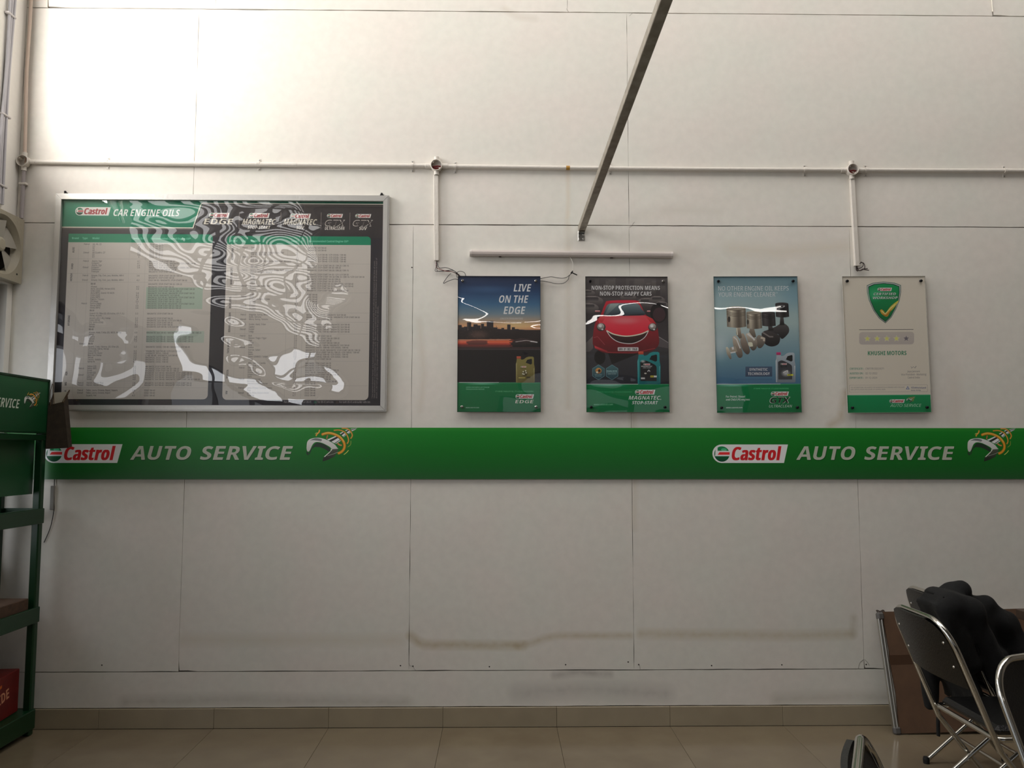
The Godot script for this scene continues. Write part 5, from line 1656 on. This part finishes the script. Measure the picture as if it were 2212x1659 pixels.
func film(z: float) -> Callable:
	var low := noise(1.0, 301, 1)
	var mid := noise(1.0, 302, 2)
	var fine := noise(1.0, 303, 1)
	return func(u: float, v: float) -> Vector3:
		var x := (u - 0.5) * 1.786
		var y := (v - 0.5) * 1.146
		var edge := minf(minf(u, 1 - u) * 12.0, minf(v, 1 - v) * 9.0)
		edge = clampf(edge, 0.25, 1.0)
		var h := low.get_noise_2d(x * 1.5, y * 1.9) * 0.0075 + mid.get_noise_2d(x * 2.4 - y * 1.4, y * 3.4 + x * 0.8) * 0.0022 + fine.get_noise_2d(x * 4.0 + y * 3.0, y * 9.0) * 0.00025
		return Vector3(x, y, z + h * edge)


# ---------------------------------------------------------------- left corner

func build_left_corner() -> void:
	var g: Geo
	# extract fan high on the left wall
	var t := thing("extractor_fan", "off-white square wall fan with round opening and pale blades", "fan", Vector3(-2.70, 2.576, 0.188))
	t.rotation.y = PI / 2
	var shell := relief(mat(Color(0.64, 0.61, 0.54), 0.5), 0.04, 91, 0.8, 4.0)
	g = Geo.new()
	var n := 48
	var ring := []
	for k in n:
		var a := TAU * k / n
		var d := Vector2(cos(a), sin(a))
		var m := maxf(absf(d.x), absf(d.y))
		var sq := d / m * 0.181
		sq = Vector2(clampf(sq.x, -0.181, 0.181), clampf(sq.y, -0.181, 0.181))
		ring.append([d, sq])
	for k in n:
		var a: Array = ring[k]
		var b: Array = ring[(k + 1) % n]
		var v3 := func(p: Vector2, z: float) -> Vector3: return Vector3(p.x, p.y, z)
		g.quad(v3.call(a[1], 0.05), v3.call(b[1], 0.05), v3.call(b[0] * 0.160, 0.05), v3.call(a[0] * 0.160, 0.05), Vector3.BACK)
		g.quad(v3.call(a[1], 0.05), v3.call(b[1], 0.05), v3.call(b[1], 0.001), v3.call(a[1], 0.001), Vector3(a[1].x + b[1].x, a[1].y + b[1].y, 0).normalized())
		var na := Vector3(-a[0].x, -a[0].y, 0.8).normalized()
		var nb := Vector3(-b[0].x, -b[0].y, 0.8).normalized()
		g.tri(v3.call(a[0] * 0.160, 0.05), v3.call(b[0] * 0.160, 0.05), v3.call(b[0] * 0.142, 0.03), na, nb, nb)
		g.tri(v3.call(a[0] * 0.160, 0.05), v3.call(b[0] * 0.142, 0.03), v3.call(a[0] * 0.142, 0.03), na, nb, na)
		g.tri(v3.call(a[0] * 0.142, 0.03), v3.call(b[0] * 0.142, 0.03), v3.call(b[0] * 0.142, 0.003), na, nb, nb)
		g.tri(v3.call(a[0] * 0.142, 0.03), v3.call(b[0] * 0.142, 0.003), v3.call(a[0] * 0.142, 0.003), na, nb, na)
	obj("housing", g, shell, t)
	g = Geo.new()
	g.xf = Transform3D(Basis(Vector3.RIGHT, PI / 2), Vector3.ZERO)
	g.lathe(PackedVector2Array([Vector2(0.142, 0.0015), Vector2(0.0, 0.0015)]), 36)
	obj("back_shutter", g, mat(Color(0.10, 0.085, 0.075), 0.8), t)
	for k in 5:
		g = Geo.new()
		var a := TAU * k / 5.0 + 0.5
		g.xf = Transform3D(Basis(Vector3.BACK, a), Vector3(0, 0, 0.026))
		g.grid(6, 6, func(u, v): return Vector3(0.034 + 0.095 * u, (v - 0.5) * (0.05 + 0.075 * u), (v - 0.5) * -0.026 + 0.004 * sin(PI * v)))
		obj("blade", g, mat(Color(0.62, 0.60, 0.56), 0.45), t)
	g = Geo.new()
	g.xf = Transform3D(Basis(Vector3.RIGHT, PI / 2), Vector3.ZERO)
	g.lathe(PackedVector2Array([Vector2(0, 0.048), Vector2(0.026, 0.047), Vector2(0.036, 0.042), Vector2(0.039, 0.034), Vector2(0.039, 0.004)]), 28)
	obj("hub", g, mat(Color(0.68, 0.65, 0.58), 0.45), t)
	g = Geo.new()
	g.span(Vector3(-0.11, -0.168, 0.0502), Vector3(-0.03, -0.152, 0.0515), 0.0005)
	obj("name_plate", g, mat(Color(0.14, 0.14, 0.15), 0.5), t, "small dark plate")
	g = Geo.new()
	g.xf = Transform3D(Basis(Vector3.RIGHT, PI / 2), Vector3(0.135, -0.135, 0.05))
	g.lathe(PackedVector2Array([Vector2(0, 0.002), Vector2(0.005, 0.0015), Vector2(0.006, 0.0)]), 12)
	obj("screw", g, mat(Color(0.2, 0.2, 0.2), 0.4, 0.8), t)

	# cables clipped to the left wall above the fan
	t = thing("cable_bundle", "three grey cables clipped together on the left wall above the fan", "cables")
	var grey := mat(Color(0.72, 0.71, 0.73), 0.4)
	for k in 3:
		g = Geo.new()
		var p := []
		for i in 10:
			var y := 2.80 + 0.22 * i
			p.append(Vector3(-2.686 - 0.004 * (k % 2), y, 0.168 + 0.017 * (k - 1) * (1.0 + 0.3 * sin(i * 1.3)) + 0.012 * sin(i * 0.8 + 0.4) + (0.006 if k == 2 and i > 3 and i < 7 else 0.0)))
		g.tube(curve(p, 5), 0.0082, 10)
		obj("cable", g, grey, t)
	for y in [2.90, 3.29, 3.86, 4.3]:
		g = Geo.new()
		g.span(Vector3(-2.70, y - 0.006, 0.132), Vector3(-2.674, y + 0.006, 0.205), 0.003)
		obj("cable_tie", g, mat(Color(0.78, 0.76, 0.76), 0.5), t)

	# green display rack along the left wall
	t = thing("display_rack", "tall dark green metal display rack with lettered header against the left wall", "rack", Vector3(-2.43, 0, 0.08))
	# local: x = 0 is the front, -0.25 the back; z = 0 the end by the back wall, 0.9 the other end
	var green := mat(Color(0.03, 0.20, 0.10), 0.34)
	for q in [[-0.02, 0.02], [-0.02, 0.86], [-0.225, 0.02], [-0.225, 0.86]]:
		g = Geo.new()
		g.span(Vector3(q[0] - 0.02, 0.0, q[1] - 0.02), Vector3(q[0] + 0.02, 1.57, q[1] + 0.02), 0.006)
		obj("post", g, green, t)
	for y in [1.09, 0.575]:
		g = Geo.new()
		g.span(Vector3(-0.012, y, 0.0), Vector3(0.006, y + 0.08, 0.88), 0.003)
		g.span(Vector3(-0.245, y, 0.0), Vector3(-0.23, y + 0.08, 0.88), 0.003)
		g.span(Vector3(-0.245, y, 0.0), Vector3(0.0, y + 0.08, 0.008), 0.002)
		g.span(Vector3(-0.24, y + 0.03, 0.004), Vector3(0.0, y + 0.045, 0.878))
		obj("shelf", g, green, t)
	g = Geo.new()
	g.span(Vector3(-0.245, 0.03, 0.0), Vector3(0.008, 0.13, 0.88), 0.004)
	obj("plinth", g, green, t)
	g = Geo.new()
	g.span(Vector3(-0.07, 1.567, 0.0), Vector3(0.0, 1.855, 0.92), 0.004)
	for e in [[1.845, 1.857, 0.0, 0.92], [1.565, 1.577, 0.0, 0.92]]:
		g.span(Vector3(-0.002, e[0], e[2]), Vector3(0.006, e[1], e[3]), 0.002)
	g.span(Vector3(-0.002, 1.567, 0.0), Vector3(0.006, 1.855, 0.014), 0.002)
	var head := obj("header", g, green, t)
	g = Geo.new()
	g.quad(Vector3(0.0008, 1.572, 0.915), Vector3(0.0008, 1.572, 0.013), Vector3(0.0008, 1.850, 0.013), Vector3(0.0008, 1.850, 0.915), Vector3.RIGHT)
	obj("header_print", g, printed(print_rack_header(), 0.4), head)
	g = Geo.new()
	g.span(Vector3(-0.03, 1.530, 0.0), Vector3(0.002, 1.560, 0.9), 0.003)
	obj("rail", g, green, t)
	g = Geo.new()
	g.span(Vector3(-0.066, 1.245, 0.004), Vector3(-0.062, 1.545, 0.87))
	var sheet := mat(Color(0.12, 0.30, 0.18), 0.4)
	sheet.backlight_enabled = true
	sheet.backlight = Color(0.12, 0.28, 0.16)
	obj("back_sheet", g, sheet, t, "lighter green sheet hanging behind the top opening")
	# goods on the rack
	t = thing("cardboard_box", "flat brown cardboard box lying on the middle shelf of the green rack", "box", Vector3(-2.55, 0.6215, 0.445))
	g = Geo.new()
	g.span(Vector3(-0.105, 0, -0.31), Vector3(0.095, 0.085, 0.30), 0.003)
	obj("body", g, mottle(mat(Color.WHITE, 0.85), Color(0.26, 0.19, 0.14), Color(0.34, 0.25, 0.18), 0.03, 93, 3.0), t)
	g = Geo.new()
	g.span(Vector3(-0.107, 0.0845, -0.02), Vector3(0.096, 0.0860, 0.03), 0.0005)
	obj("tape", g, mat(Color(0.30, 0.22, 0.15), 0.4), t)
	t = thing("battery_carton", "red battery carton with pale lettering at the bottom of the green rack", "carton", Vector3(-2.568, 0.1315, 0.285), 0.08)
	var carton := mottle(mat(Color.WHITE, 0.5), Color(0.36, 0.045, 0.035), Color(0.44, 0.07, 0.05), 0.02, 94, 2.0)
	g = Geo.new()
	g.span(Vector3(-0.09, 0, -0.155), Vector3(0.09, 0.215, 0.155), 0.003)
	obj("body", g, carton, t)
	var font := SystemFont.new()
	font.font_names = PackedStringArray(["Droid Sans"])
	font.font_weight = 700
	var tm := TextMesh.new()
	tm.font = font
	tm.text = "EXIDE"
	tm.font_size = 48
	tm.pixel_size = 0.0014
	tm.depth = 0.0008
	var txt := obj("lettering", tm, mat(Color(0.80, 0.55, 0.42), 0.5), t)
	txt.position = Vector3(0.0906, 0.105, 0.035)
	txt.rotation = Vector3(0, PI / 2, 0)
	txt.rotate_object_local(Vector3.BACK, 0.16)
	g = Geo.new()
	g.span(Vector3(0.0902, 0.006, 0.085), Vector3(0.0912, 0.085, 0.152))
	obj("paper_label", g, mat(Color(0.78, 0.76, 0.72), 0.7), t)
	g = Geo.new()
	g.prism(PackedVector2Array([Vector2(-0.15, 0.13), Vector2(-0.02, 0.165), Vector2(-0.02, 0.178), Vector2(-0.15, 0.15)]), 0.0, 0.001)
	var flash := obj("stripe", g, mat(Color(0.75, 0.36, 0.10), 0.5), t)
	flash.position = Vector3(0.0902, 0, 0)
	flash.rotation.y = PI / 2

	# kraft bag hooked on the end of the rack
	t = thing("paper_bag", "dark brown paper carrier bag with string handles hanging between rack and chart", "bag")
	var kraft := mottle(mat(Color.WHITE, 0.85), Color(0.21, 0.175, 0.14), Color(0.27, 0.225, 0.18), 0.02, 95, 5.0)
	var front := [Vector3(-2.424, 1.484, 0.100), Vector3(-2.303, 1.490, 0.100), Vector3(-2.343, 1.738, 0.092), Vector3(-2.424, 1.719, 0.092)]
	var rear := [Vector3(-2.424, 1.492, 0.045), Vector3(-2.312, 1.498, 0.045), Vector3(-2.350, 1.795, 0.045), Vector3(-2.424, 1.790, 0.045)]
	g = Geo.new()
	g.quad(front[0], front[1], front[2], front[3], Vector3.BACK)
	g.quad(front[1], rear[1], rear[2], front[2], Vector3.RIGHT)
	g.quad(front[0], rear[0], rear[3], front[3], Vector3.LEFT)
	g.quad(front[0], front[1], rear[1], rear[0], Vector3.DOWN)
	obj("body", g, kraft, t)
	g = Geo.new()
	g.quad(rear[0], rear[1], rear[2], rear[3], Vector3.BACK)
	obj("back_panel", g, mat(Color(0.80, 0.77, 0.70), 0.8), t, "pale inside of the back panel")
	for q in [[Vector3(-2.412, 1.715, 0.094), Vector3(-2.418, 1.79, 0.088), Vector3(-2.410, 1.835, 0.085), Vector3(-2.402, 1.79, 0.088), Vector3(-2.392, 1.722, 0.094)], [Vector3(-2.352, 1.732, 0.093), Vector3(-2.332, 1.775, 0.088), Vector3(-2.318, 1.802, 0.085), Vector3(-2.325, 1.775, 0.088), Vector3(-2.345, 1.730, 0.093)]]:
		g = Geo.new()
		g.tube(curve(q, 6), 0.0016, 6)
		obj("string_handle", g, mat(Color(0.34, 0.25, 0.13), 0.8), t)
	# thin cable down the wall beside the rack
	t = thing("thin_cable", "thin dark cable hanging down the wall just right of the green rack", "cable")
	g = Geo.new()
	g.tube(curve([Vector3(-2.42, 1.32, 0.006), Vector3(-2.416, 1.2, 0.006), Vector3(-2.415, 1.15, 0.006), Vector3(-2.43, 1.06, 0.006), Vector3(-2.46, 0.98, 0.006)], 6), 0.0022, 6)
	obj("cable", g, mat(Color(0.20, 0.19, 0.18), 0.5), t)
	g = Geo.new()
	g.span(Vector3(-2.435, 1.155, 0.0005), Vector3(-2.415, 1.285, 0.014), 0.002)
	obj("conduit", g, mat(Color(0.50, 0.49, 0.47), 0.5), t)


# ---------------------------------------------------------------- right corner

func make_chair(label: String) -> Node3D:
	# chrome folding chair that faces +x; the origin lies on the floor below the back of the seat
	var t := thing("folding_chair", label, "chair", Vector3.ZERO, 0.0, "")
	var chrome := mat(Color(0.80, 0.79, 0.76), 0.13, 1.0)
	var black := relief(mat(Color(0.018, 0.019, 0.022), 0.38), 0.08, 97, 1.5, 8.0)
	var g := Geo.new()
	var bx := func(y: float) -> float: return -0.015 - (y - 0.40) * 0.40
	var rim := PackedVector3Array()
	for s in [1.0, -1.0]:
		var half := []
		for k in 9:
			var y := 0.36 + 0.36 * k / 8.0
			half.append(Vector3(bx.call(y), y, 0.215 * s))
		for i in range(1, 11):
			var a := PI / 2 * i / 10.0
			half.append(Vector3(bx.call(0.72 + 0.11 * sin(a)), 0.72 + 0.11 * sin(a), s * (0.105 + 0.11 * cos(a))))
		if s < 0:
			half.reverse()
		rim.append_array(PackedVector3Array(half))
	g.tube(rim, 0.0112, 12)
	obj("back_frame", g, chrome, t)
	g = Geo.new()
	var sheet := func(off: float) -> Callable:
		return func(u: float, v: float) -> Vector3:
			var y := 0.585 + 0.245 * v
			var half := 0.207
			if y > 0.72:
				half = 0.105 + 0.102 * sqrt(maxf(0.0, 1.0 - pow((y - 0.72) / 0.1102, 2)))
			var z := (u - 0.5) * 2.0 * half
			return Vector3(bx.call(y) - 0.004 - off - 0.022 * (1.0 - pow(z / 0.21, 2)), y, z)
	g.grid(20, 16, sheet.call(0.007))
	g.grid(20, 16, sheet.call(-0.007))
	for v in [0.0, 1.0]:
		for i in 20:
			var f1: Callable = sheet.call(0.007)
			var f2: Callable = sheet.call(-0.007)
			g.quad(f1.call(i / 20.0, v), f1.call((i + 1) / 20.0, v), f2.call((i + 1) / 20.0, v), f2.call(i / 20.0, v), Vector3(0, 1 if v > 0.5 else -1, 0))
	obj("backrest", g, black, t)
	for q in [[0.66, 0.17], [0.75, 0.17], [0.66, -0.17], [0.75, -0.17]]:
		g = Geo.new()
		g.xf = Transform3D(Basis(Vector3.BACK, PI / 2), Vector3(bx.call(q[0]) - 0.0185, q[0], q[1]))
		g.lathe(PackedVector2Array([Vector2(0.0, 0.004), Vector2(0.004, 0.003), Vector2(0.006, 0.0)]), 12)
		obj("rivet", g, chrome, t)
	# seat: padded pan in a tube loop
	var ring := PackedVector3Array()
	for q in [[0.36, 0.19], [0.36, -0.19], [0.02, -0.19], [0.02, 0.19]]:
		var a0 := atan2(q[1], q[0] - 0.19)
		var start: float = {true: {true: 0.0, false: -PI / 2}, false: {true: PI / 2, false: PI}}[q[0] > 0.2][q[1] > 0]
		for i in 5:
			var a: float = start + PI / 2 * (4 - i) / 4.0
			ring.append(Vector3(q[0] + 0.03 * cos(a) * 1.0, 0.405 + 0.018 * (q[0] - 0.02), q[1] * 0.95 + 0.03 * sin(a)))
	g = Geo.new()
	g.tube(ring, 0.0105, 10, true)
	obj("seat_frame", g, chrome, t)
	g = Geo.new()
	g.span(Vector3(0.0, 0.412, -0.195), Vector3(0.375, 0.448, 0.195), 0.016)
	obj("seat", g, black, t)
	for s in [1.0, -1.0]:
		g = Geo.new()
		g.tube(PackedVector3Array([Vector3(0.0, 0.362, 0.215 * s), Vector3(0.27, 0.012, 0.215 * s)]), 0.0108, 10)
		obj("leg", g, chrome, t)
		g = Geo.new()
		g.tube(PackedVector3Array([Vector3(0.345, 0.395, 0.190 * s), Vector3(-0.12, 0.012, 0.190 * s)]), 0.0100, 10)
		obj("leg", g, chrome, t)
		for e in [[0.27, 0.215], [-0.12, 0.19]]:
			g = Geo.new()
			g.xf = Transform3D(Basis(), Vector3(e[0], 0, e[1] * s))
			g.lathe(PackedVector2Array([Vector2(0, 0), Vector2(0.014, 0), Vector2(0.015, 0.02), Vector2(0.0125, 0.03), Vector2(0, 0.03)]), 12)
			obj("foot_cap", g, mat(Color(0.03, 0.03, 0.03), 0.7), t)
	g = Geo.new()
	g.tube(PackedVector3Array([Vector3(0.02, 0.127, -0.19), Vector3(0.02, 0.127, 0.19)]), 0.008, 8)
	g.tube(PackedVector3Array([Vector3(0.19, 0.115, -0.215), Vector3(0.19, 0.115, 0.215)]), 0.008, 8)
	obj("stretcher", g, chrome, t)
	return t


func place_chair(from: Node3D, label: String, at: Vector3, turn: float) -> void:
	var t: Node3D = from.duplicate()
	t.name = numbered("folding_chair")
	add_child(t)
	t.set_meta("label", label)
	t.position = at
	t.rotation.y = turn


func build_right_corner() -> void:
	var g: Geo
	var a := make_chair("black chrome-framed folding chair with its bare back beside the brown leaning board")
	a.position = Vector3(1.862, 0, 1.20)
	place_chair(a, "black chrome-framed folding chair under the black jacket, nearest the wall", Vector3(2.148, 0, 0.735), 0.0)
	place_chair(a, "black chrome-framed folding chair cut by the right edge, in front of the jacket", CHAIR_C, TURN_C)
	place_chair(a, "black chrome-framed folding chair at the bottom edge, only its back's top showing", CHAIR_D, TURN_D)

	# dark jacket over the second chair
	var t := thing("jacket", "black jacket thrown over the back of the chair nearest the wall", "jacket")
	obj("cloth", jacket_mesh(), relief(mat(Color(0.014, 0.015, 0.018), 0.9), 0.06, 99, 2.0, 10.0), t)
	g = Geo.new()
	g.xf = Transform3D(Basis(Vector3.BACK, 0.35), Vector3(2.235, 0.545, 0.862))
	g.grid(6, 8, func(u, v): return Vector3((u - 0.5) * 0.028, (v - 0.5) * 0.07, 0.006 * sin(PI * u) - 0.01 * v))
	obj("sleeve_tab", g, mat(Color(0.46, 0.50, 0.47), 0.4), t, "small grey-green tab")

	g = Geo.new()
	g.tube(curve([Vector3(2.010, 0.36, 0.68), Vector3(2.022, 0.29, 0.68), Vector3(2.020, 0.23, 0.68), Vector3(2.019, 0.172, 0.68)], 5), 0.0125, 8, false, 0.5)
	obj("hanging_strap", g, mat(Color(0.02, 0.02, 0.022), 0.8), t)

	# board leaning backwards against the wall, its brown back to the room
	t = thing("leaning_board", "brown backed board with aluminium edge leaning on the wall behind the chairs", "board", Vector3(2.077, 0.0, 0.158))
	t.rotation = Vector3(-0.205, 0, 0.022)
	var brown := mottle(mat(Color.WHITE, 0.7), Color(0.345, 0.255, 0.19), Color(0.40, 0.295, 0.215), 0.015, 101, 2.5)
	g = Geo.new()
	g.prism(PackedVector2Array([Vector2(0.012, 0.006), Vector2(0.93, 0.006), Vector2(0.93, 0.615), Vector2(0.02, 0.618), Vector2(0.018, 0.55), Vector2(0.024, 0.42), Vector2(0.019, 0.36), Vector2(0.022, 0.3), Vector2(0.026, 0.2), Vector2(0.021, 0.12)]), -0.006, 0.003)
	obj("cardboard_back", g, brown, t)
	g = Geo.new()
	g.span(Vector3(0.0, 0.01, -0.018), Vector3(0.93, 0.612, -0.008))
	obj("writing_face", g, mat(Color(0.82, 0.82, 0.80), 0.3), t)
	g = Geo.new()
	g.prism(PackedVector2Array([Vector2(0.021, 0.345), Vector2(0.60, 0.352), Vector2(0.60, 0.396), Vector2(0.021, 0.394)]), 0.003, 0.0036)
	obj("packing_tape", g, mat(Color(0.29, 0.205, 0.145), 0.45), t, "darker band of packing tape")
	var alu := mat(Color(0.74, 0.73, 0.70), 0.3, 0.9)
	g = Geo.new()
	g.span(Vector3(-0.012, 0.03, -0.02), Vector3(-0.003, 0.585, 0.006), 0.003)
	g.span(Vector3(-0.003, 0.03, -0.02), Vector3(0.004, 0.585, 0.003), 0.002)
	g.span(Vector3(0.004, 0.03, -0.02), Vector3(0.014, 0.585, 0.006), 0.003)
	obj("edge_strip", g, alu, t)
	for y in [0.02, 0.595]:
		g = Geo.new()
		g.span(Vector3(-0.015, y - 0.022, -0.022), Vector3(0.026, y + 0.022, 0.010), 0.010)
		obj("corner_cap", g, mat(Color(0.34, 0.33, 0.32), 0.5), t)
	g = Geo.new()
	g.grid(6, 3, func(u, v): return Vector3(-0.012 + 0.045 * u, 0.616 + 0.010 * v + 0.003 * sin(u * 9.0), 0.002 - 0.012 * v))
	obj("torn_flap", g, mat(Color(0.17, 0.13, 0.11), 0.8), t)

	# desk at the right edge
	t = thing("desk", "dark brown desk top whose corner shows at the right edge above the jacket", "desk", Vector3(2.387, 0, 0.71))
	var wood := mottle(mat(Color.WHITE, 0.45), Color(0.20, 0.135, 0.085), Color(0.27, 0.19, 0.12), 0.02, 103, 3.0)
	g = Geo.new()
	g.span(Vector3(0, 0.708, 0), Vector3(1.3, 0.748, 0.62), 0.002)
	obj("top", g, wood, t)
	for q in [[0.26, 0.05], [1.24, 0.05], [0.26, 0.57], [1.24, 0.57]]:
		g = Geo.new()
		g.span(Vector3(q[0] - 0.02, 0, q[1] - 0.02), Vector3(q[0] + 0.02, 0.708, q[1] + 0.02), 0.003)
		obj("leg", g, mat(Color(0.05, 0.05, 0.05), 0.5), t)


const CHAIR_C := Vector3(1.775, 0, 2.06)
const TURN_C := -1.2
const CHAIR_D := Vector3(0.928, 0, 2.82)
const TURN_D := -0.45


func jacket_mesh() -> ArrayMesh:
	# cloth as a field: tapered capsules joined smoothly, creased by noise, meshed as surface nets
	var bones := [
		[Vector3(1.955, 0.815, 0.815), Vector3(1.950, 0.815, 0.95), 0.052, 0.054], [Vector3(2.0, 0.796, 0.79), Vector3(2.0, 0.796, 0.95), 0.058, 0.058], [Vector3(2.045, 0.785, 0.72), Vector3(2.045, 0.78, 0.95), 0.058, 0.058],
		[Vector3(1.930, 0.795, 0.975), Vector3(2.00, 0.57, 0.972), 0.038, 0.045],
		[Vector3(2.03, 0.78, 0.955), Vector3(2.14, 0.52, 0.960), 0.052, 0.060], [Vector3(2.03, 0.775, 0.76), Vector3(2.16, 0.752, 0.76), 0.050, 0.055], [Vector3(2.078, 0.836, 0.74), Vector3(2.10, 0.842, 0.77), 0.042, 0.046], [Vector3(2.19, 0.77, 0.77), Vector3(2.2, 0.78, 0.78), 0.05, 0.045],
		[Vector3(2.16, 0.750, 0.76), Vector3(2.27, 0.700, 0.78), 0.055, 0.062], [Vector3(2.05, 0.72, 0.66), Vector3(2.10, 0.50, 0.70), 0.075, 0.095], [Vector3(2.08, 0.72, 0.82), Vector3(2.12, 0.50, 0.84), 0.080, 0.10],
		[Vector3(2.18, 0.70, 0.74), Vector3(2.20, 0.50, 0.74), 0.09, 0.11], [Vector3(2.27, 0.70, 0.78), Vector3(2.335, 0.575, 0.78), 0.064, 0.070], [Vector3(2.335, 0.575, 0.78), Vector3(2.365, 0.48, 0.76), 0.072, 0.074],
		[Vector3(1.985, 0.50, 0.68), Vector3(1.990, 0.315, 0.68), 0.05, 0.03], [Vector3(2.2, 0.52, 0.84), Vector3(2.22, 0.50, 0.86), 0.09, 0.06]]
	var crease := noise(6.0, 111, 2)
	var lo := Vector3(1.84, 0.22, 0.52)
	var cell := 0.009
	var dim := Vector3i(70, 76, 60)
	var val := PackedFloat32Array()
	val.resize(dim.x * dim.y * dim.z)
	for k in dim.z:
		for j in dim.y:
			for i in dim.x:
				var p := lo + Vector3(i, j, k) * cell
				var d := 1.0
				for b in bones:
					var ab: Vector3 = b[1] - b[0]
					var h := clampf((p - b[0]).dot(ab) / ab.length_squared(), 0.0, 1.0)
					var e: float = p.distance_to(b[0] + ab * h) - lerpf(b[2], b[3], h)
					if e < d + 0.05:
						var m := clampf(0.5 + 0.5 * (d - e) / 0.03, 0, 1)
						d = lerpf(d, e, m) - 0.03 * m * (1.0 - m)
				# the part that hangs down behind the chair's back: a leaning sheet
				var lean := 2.148 - 0.015 - (p.y - 0.40) * 0.40 - 0.056
				var sheet := maxf(maxf(absf(p.x - lean) - 0.021, maxf(0.775 - 0.7 * (0.82 - p.y) * (0.82 - p.y) - p.z, p.z - 0.962)), absf(p.y - 0.570) - 0.240)
				if sheet < d + 0.03:
					var m2 := clampf(0.5 + 0.5 * (d - sheet) / 0.025, 0, 1)
					d = lerpf(d, sheet, m2) - 0.025 * m2 * (1.0 - m2)
				if absf(d) < 0.06:
					d += (0.009 * crease.get_noise_3d(p.x * 1.4, p.y * 0.7, p.z * 1.4) + 0.004 * sin(p.x * 70.0 + p.y * 22.0)) * clampf((0.86 - p.y) * 12.0, 0.25, 1.0)
				# room for the chair's back inside the cloth, and the seat below it
				if p.y < 0.847 and absf(p.z - 0.735) < 0.236:
					d = maxf(d, 0.030 - absf(p.x - (2.148 - 0.015 - (p.y - 0.40) * 0.40 - 0.012)))
				if p.x > 2.09:
					d = maxf(d, 0.462 - p.y)
				val[(k * dim.y + j) * dim.x + i] = d
	var at := func(i: int, j: int, k: int) -> int: return (k * dim.y + j) * dim.x + i
	var vert := {}
	var pos := PackedVector3Array()
	for k in dim.z - 1:
		for j in dim.y - 1:
			for i in dim.x - 1:
				var sum := Vector3.ZERO
				var cnt := 0
				var base := (k * dim.y + j) * dim.x + i
				var c := [val[base], val[base + 1], val[base + dim.x], val[base + dim.x + 1], val[base + dim.x * dim.y], val[base + dim.x * dim.y + 1], val[base + dim.x * dim.y + dim.x], val[base + dim.x * dim.y + dim.x + 1]]
				var pos_n := 0
				for q in c:
					pos_n += 1 if q > 0.0 else 0
				if pos_n == 0 or pos_n == 8:
					continue
				for e in [[0, 1], [2, 3], [4, 5], [6, 7], [0, 2], [1, 3], [4, 6], [5, 7], [0, 4], [1, 5], [2, 6], [3, 7]]:
					var va: float = c[e[0]]
					var vb: float = c[e[1]]
					if (va > 0.0) != (vb > 0.0):
						var s := va / (va - vb)
						var pa := Vector3(e[0] & 1, (e[0] >> 1) & 1, (e[0] >> 2) & 1)
						var pb := Vector3(e[1] & 1, (e[1] >> 1) & 1, (e[1] >> 2) & 1)
						sum += pa.lerp(pb, s)
						cnt += 1
				vert[base] = pos.size()
				pos.append(lo + (Vector3(i, j, k) + sum / cnt) * cell)
	var quads := []
	for k in range(1, dim.z - 1):
		for j in range(1, dim.y - 1):
			for i in range(1, dim.x - 1):
				var b := (k * dim.y + j) * dim.x + i
				var steps := [1, dim.x, dim.x * dim.y]
				for ax in 3:
					var v0 := val[b]
					var v1 := val[b + steps[ax]]
					if (v0 > 0.0) == (v1 > 0.0):
						continue
					var u: int = steps[(ax + 1) % 3]
					var w: int = steps[(ax + 2) % 3]
					quads.append([b, b - u, b - u - w, b - w])
	var nrm := PackedVector3Array()
	nrm.resize(pos.size())
	for q in quads:
		var p0 := pos[vert[q[0]]]
		var nn := (pos[vert[q[1]]] - p0).cross(pos[vert[q[2]]] - p0)
		var grad := field_slope(val, q[0], dim)
		if nn.dot(grad) < 0.0:
			nn = -nn
		for e in q:
			nrm[vert[e]] += nn
	var g := Geo.new()
	for q in quads:
		var ids := []
		for e in q:
			ids.append(vert[e])
		g.tri(pos[ids[0]], pos[ids[1]], pos[ids[2]], nrm[ids[0]].normalized(), nrm[ids[1]].normalized(), nrm[ids[2]].normalized())
		g.tri(pos[ids[0]], pos[ids[2]], pos[ids[3]], nrm[ids[0]].normalized(), nrm[ids[2]].normalized(), nrm[ids[3]].normalized())
	return g.mesh()


func field_slope(val: PackedFloat32Array, b: int, dim: Vector3i) -> Vector3:
	var sy := dim.x
	var sz := dim.x * dim.y
	return Vector3(val[b + 1] - val[b - 1], val[b + sy] - val[b - sy], val[b + sz] - val[b - sz])
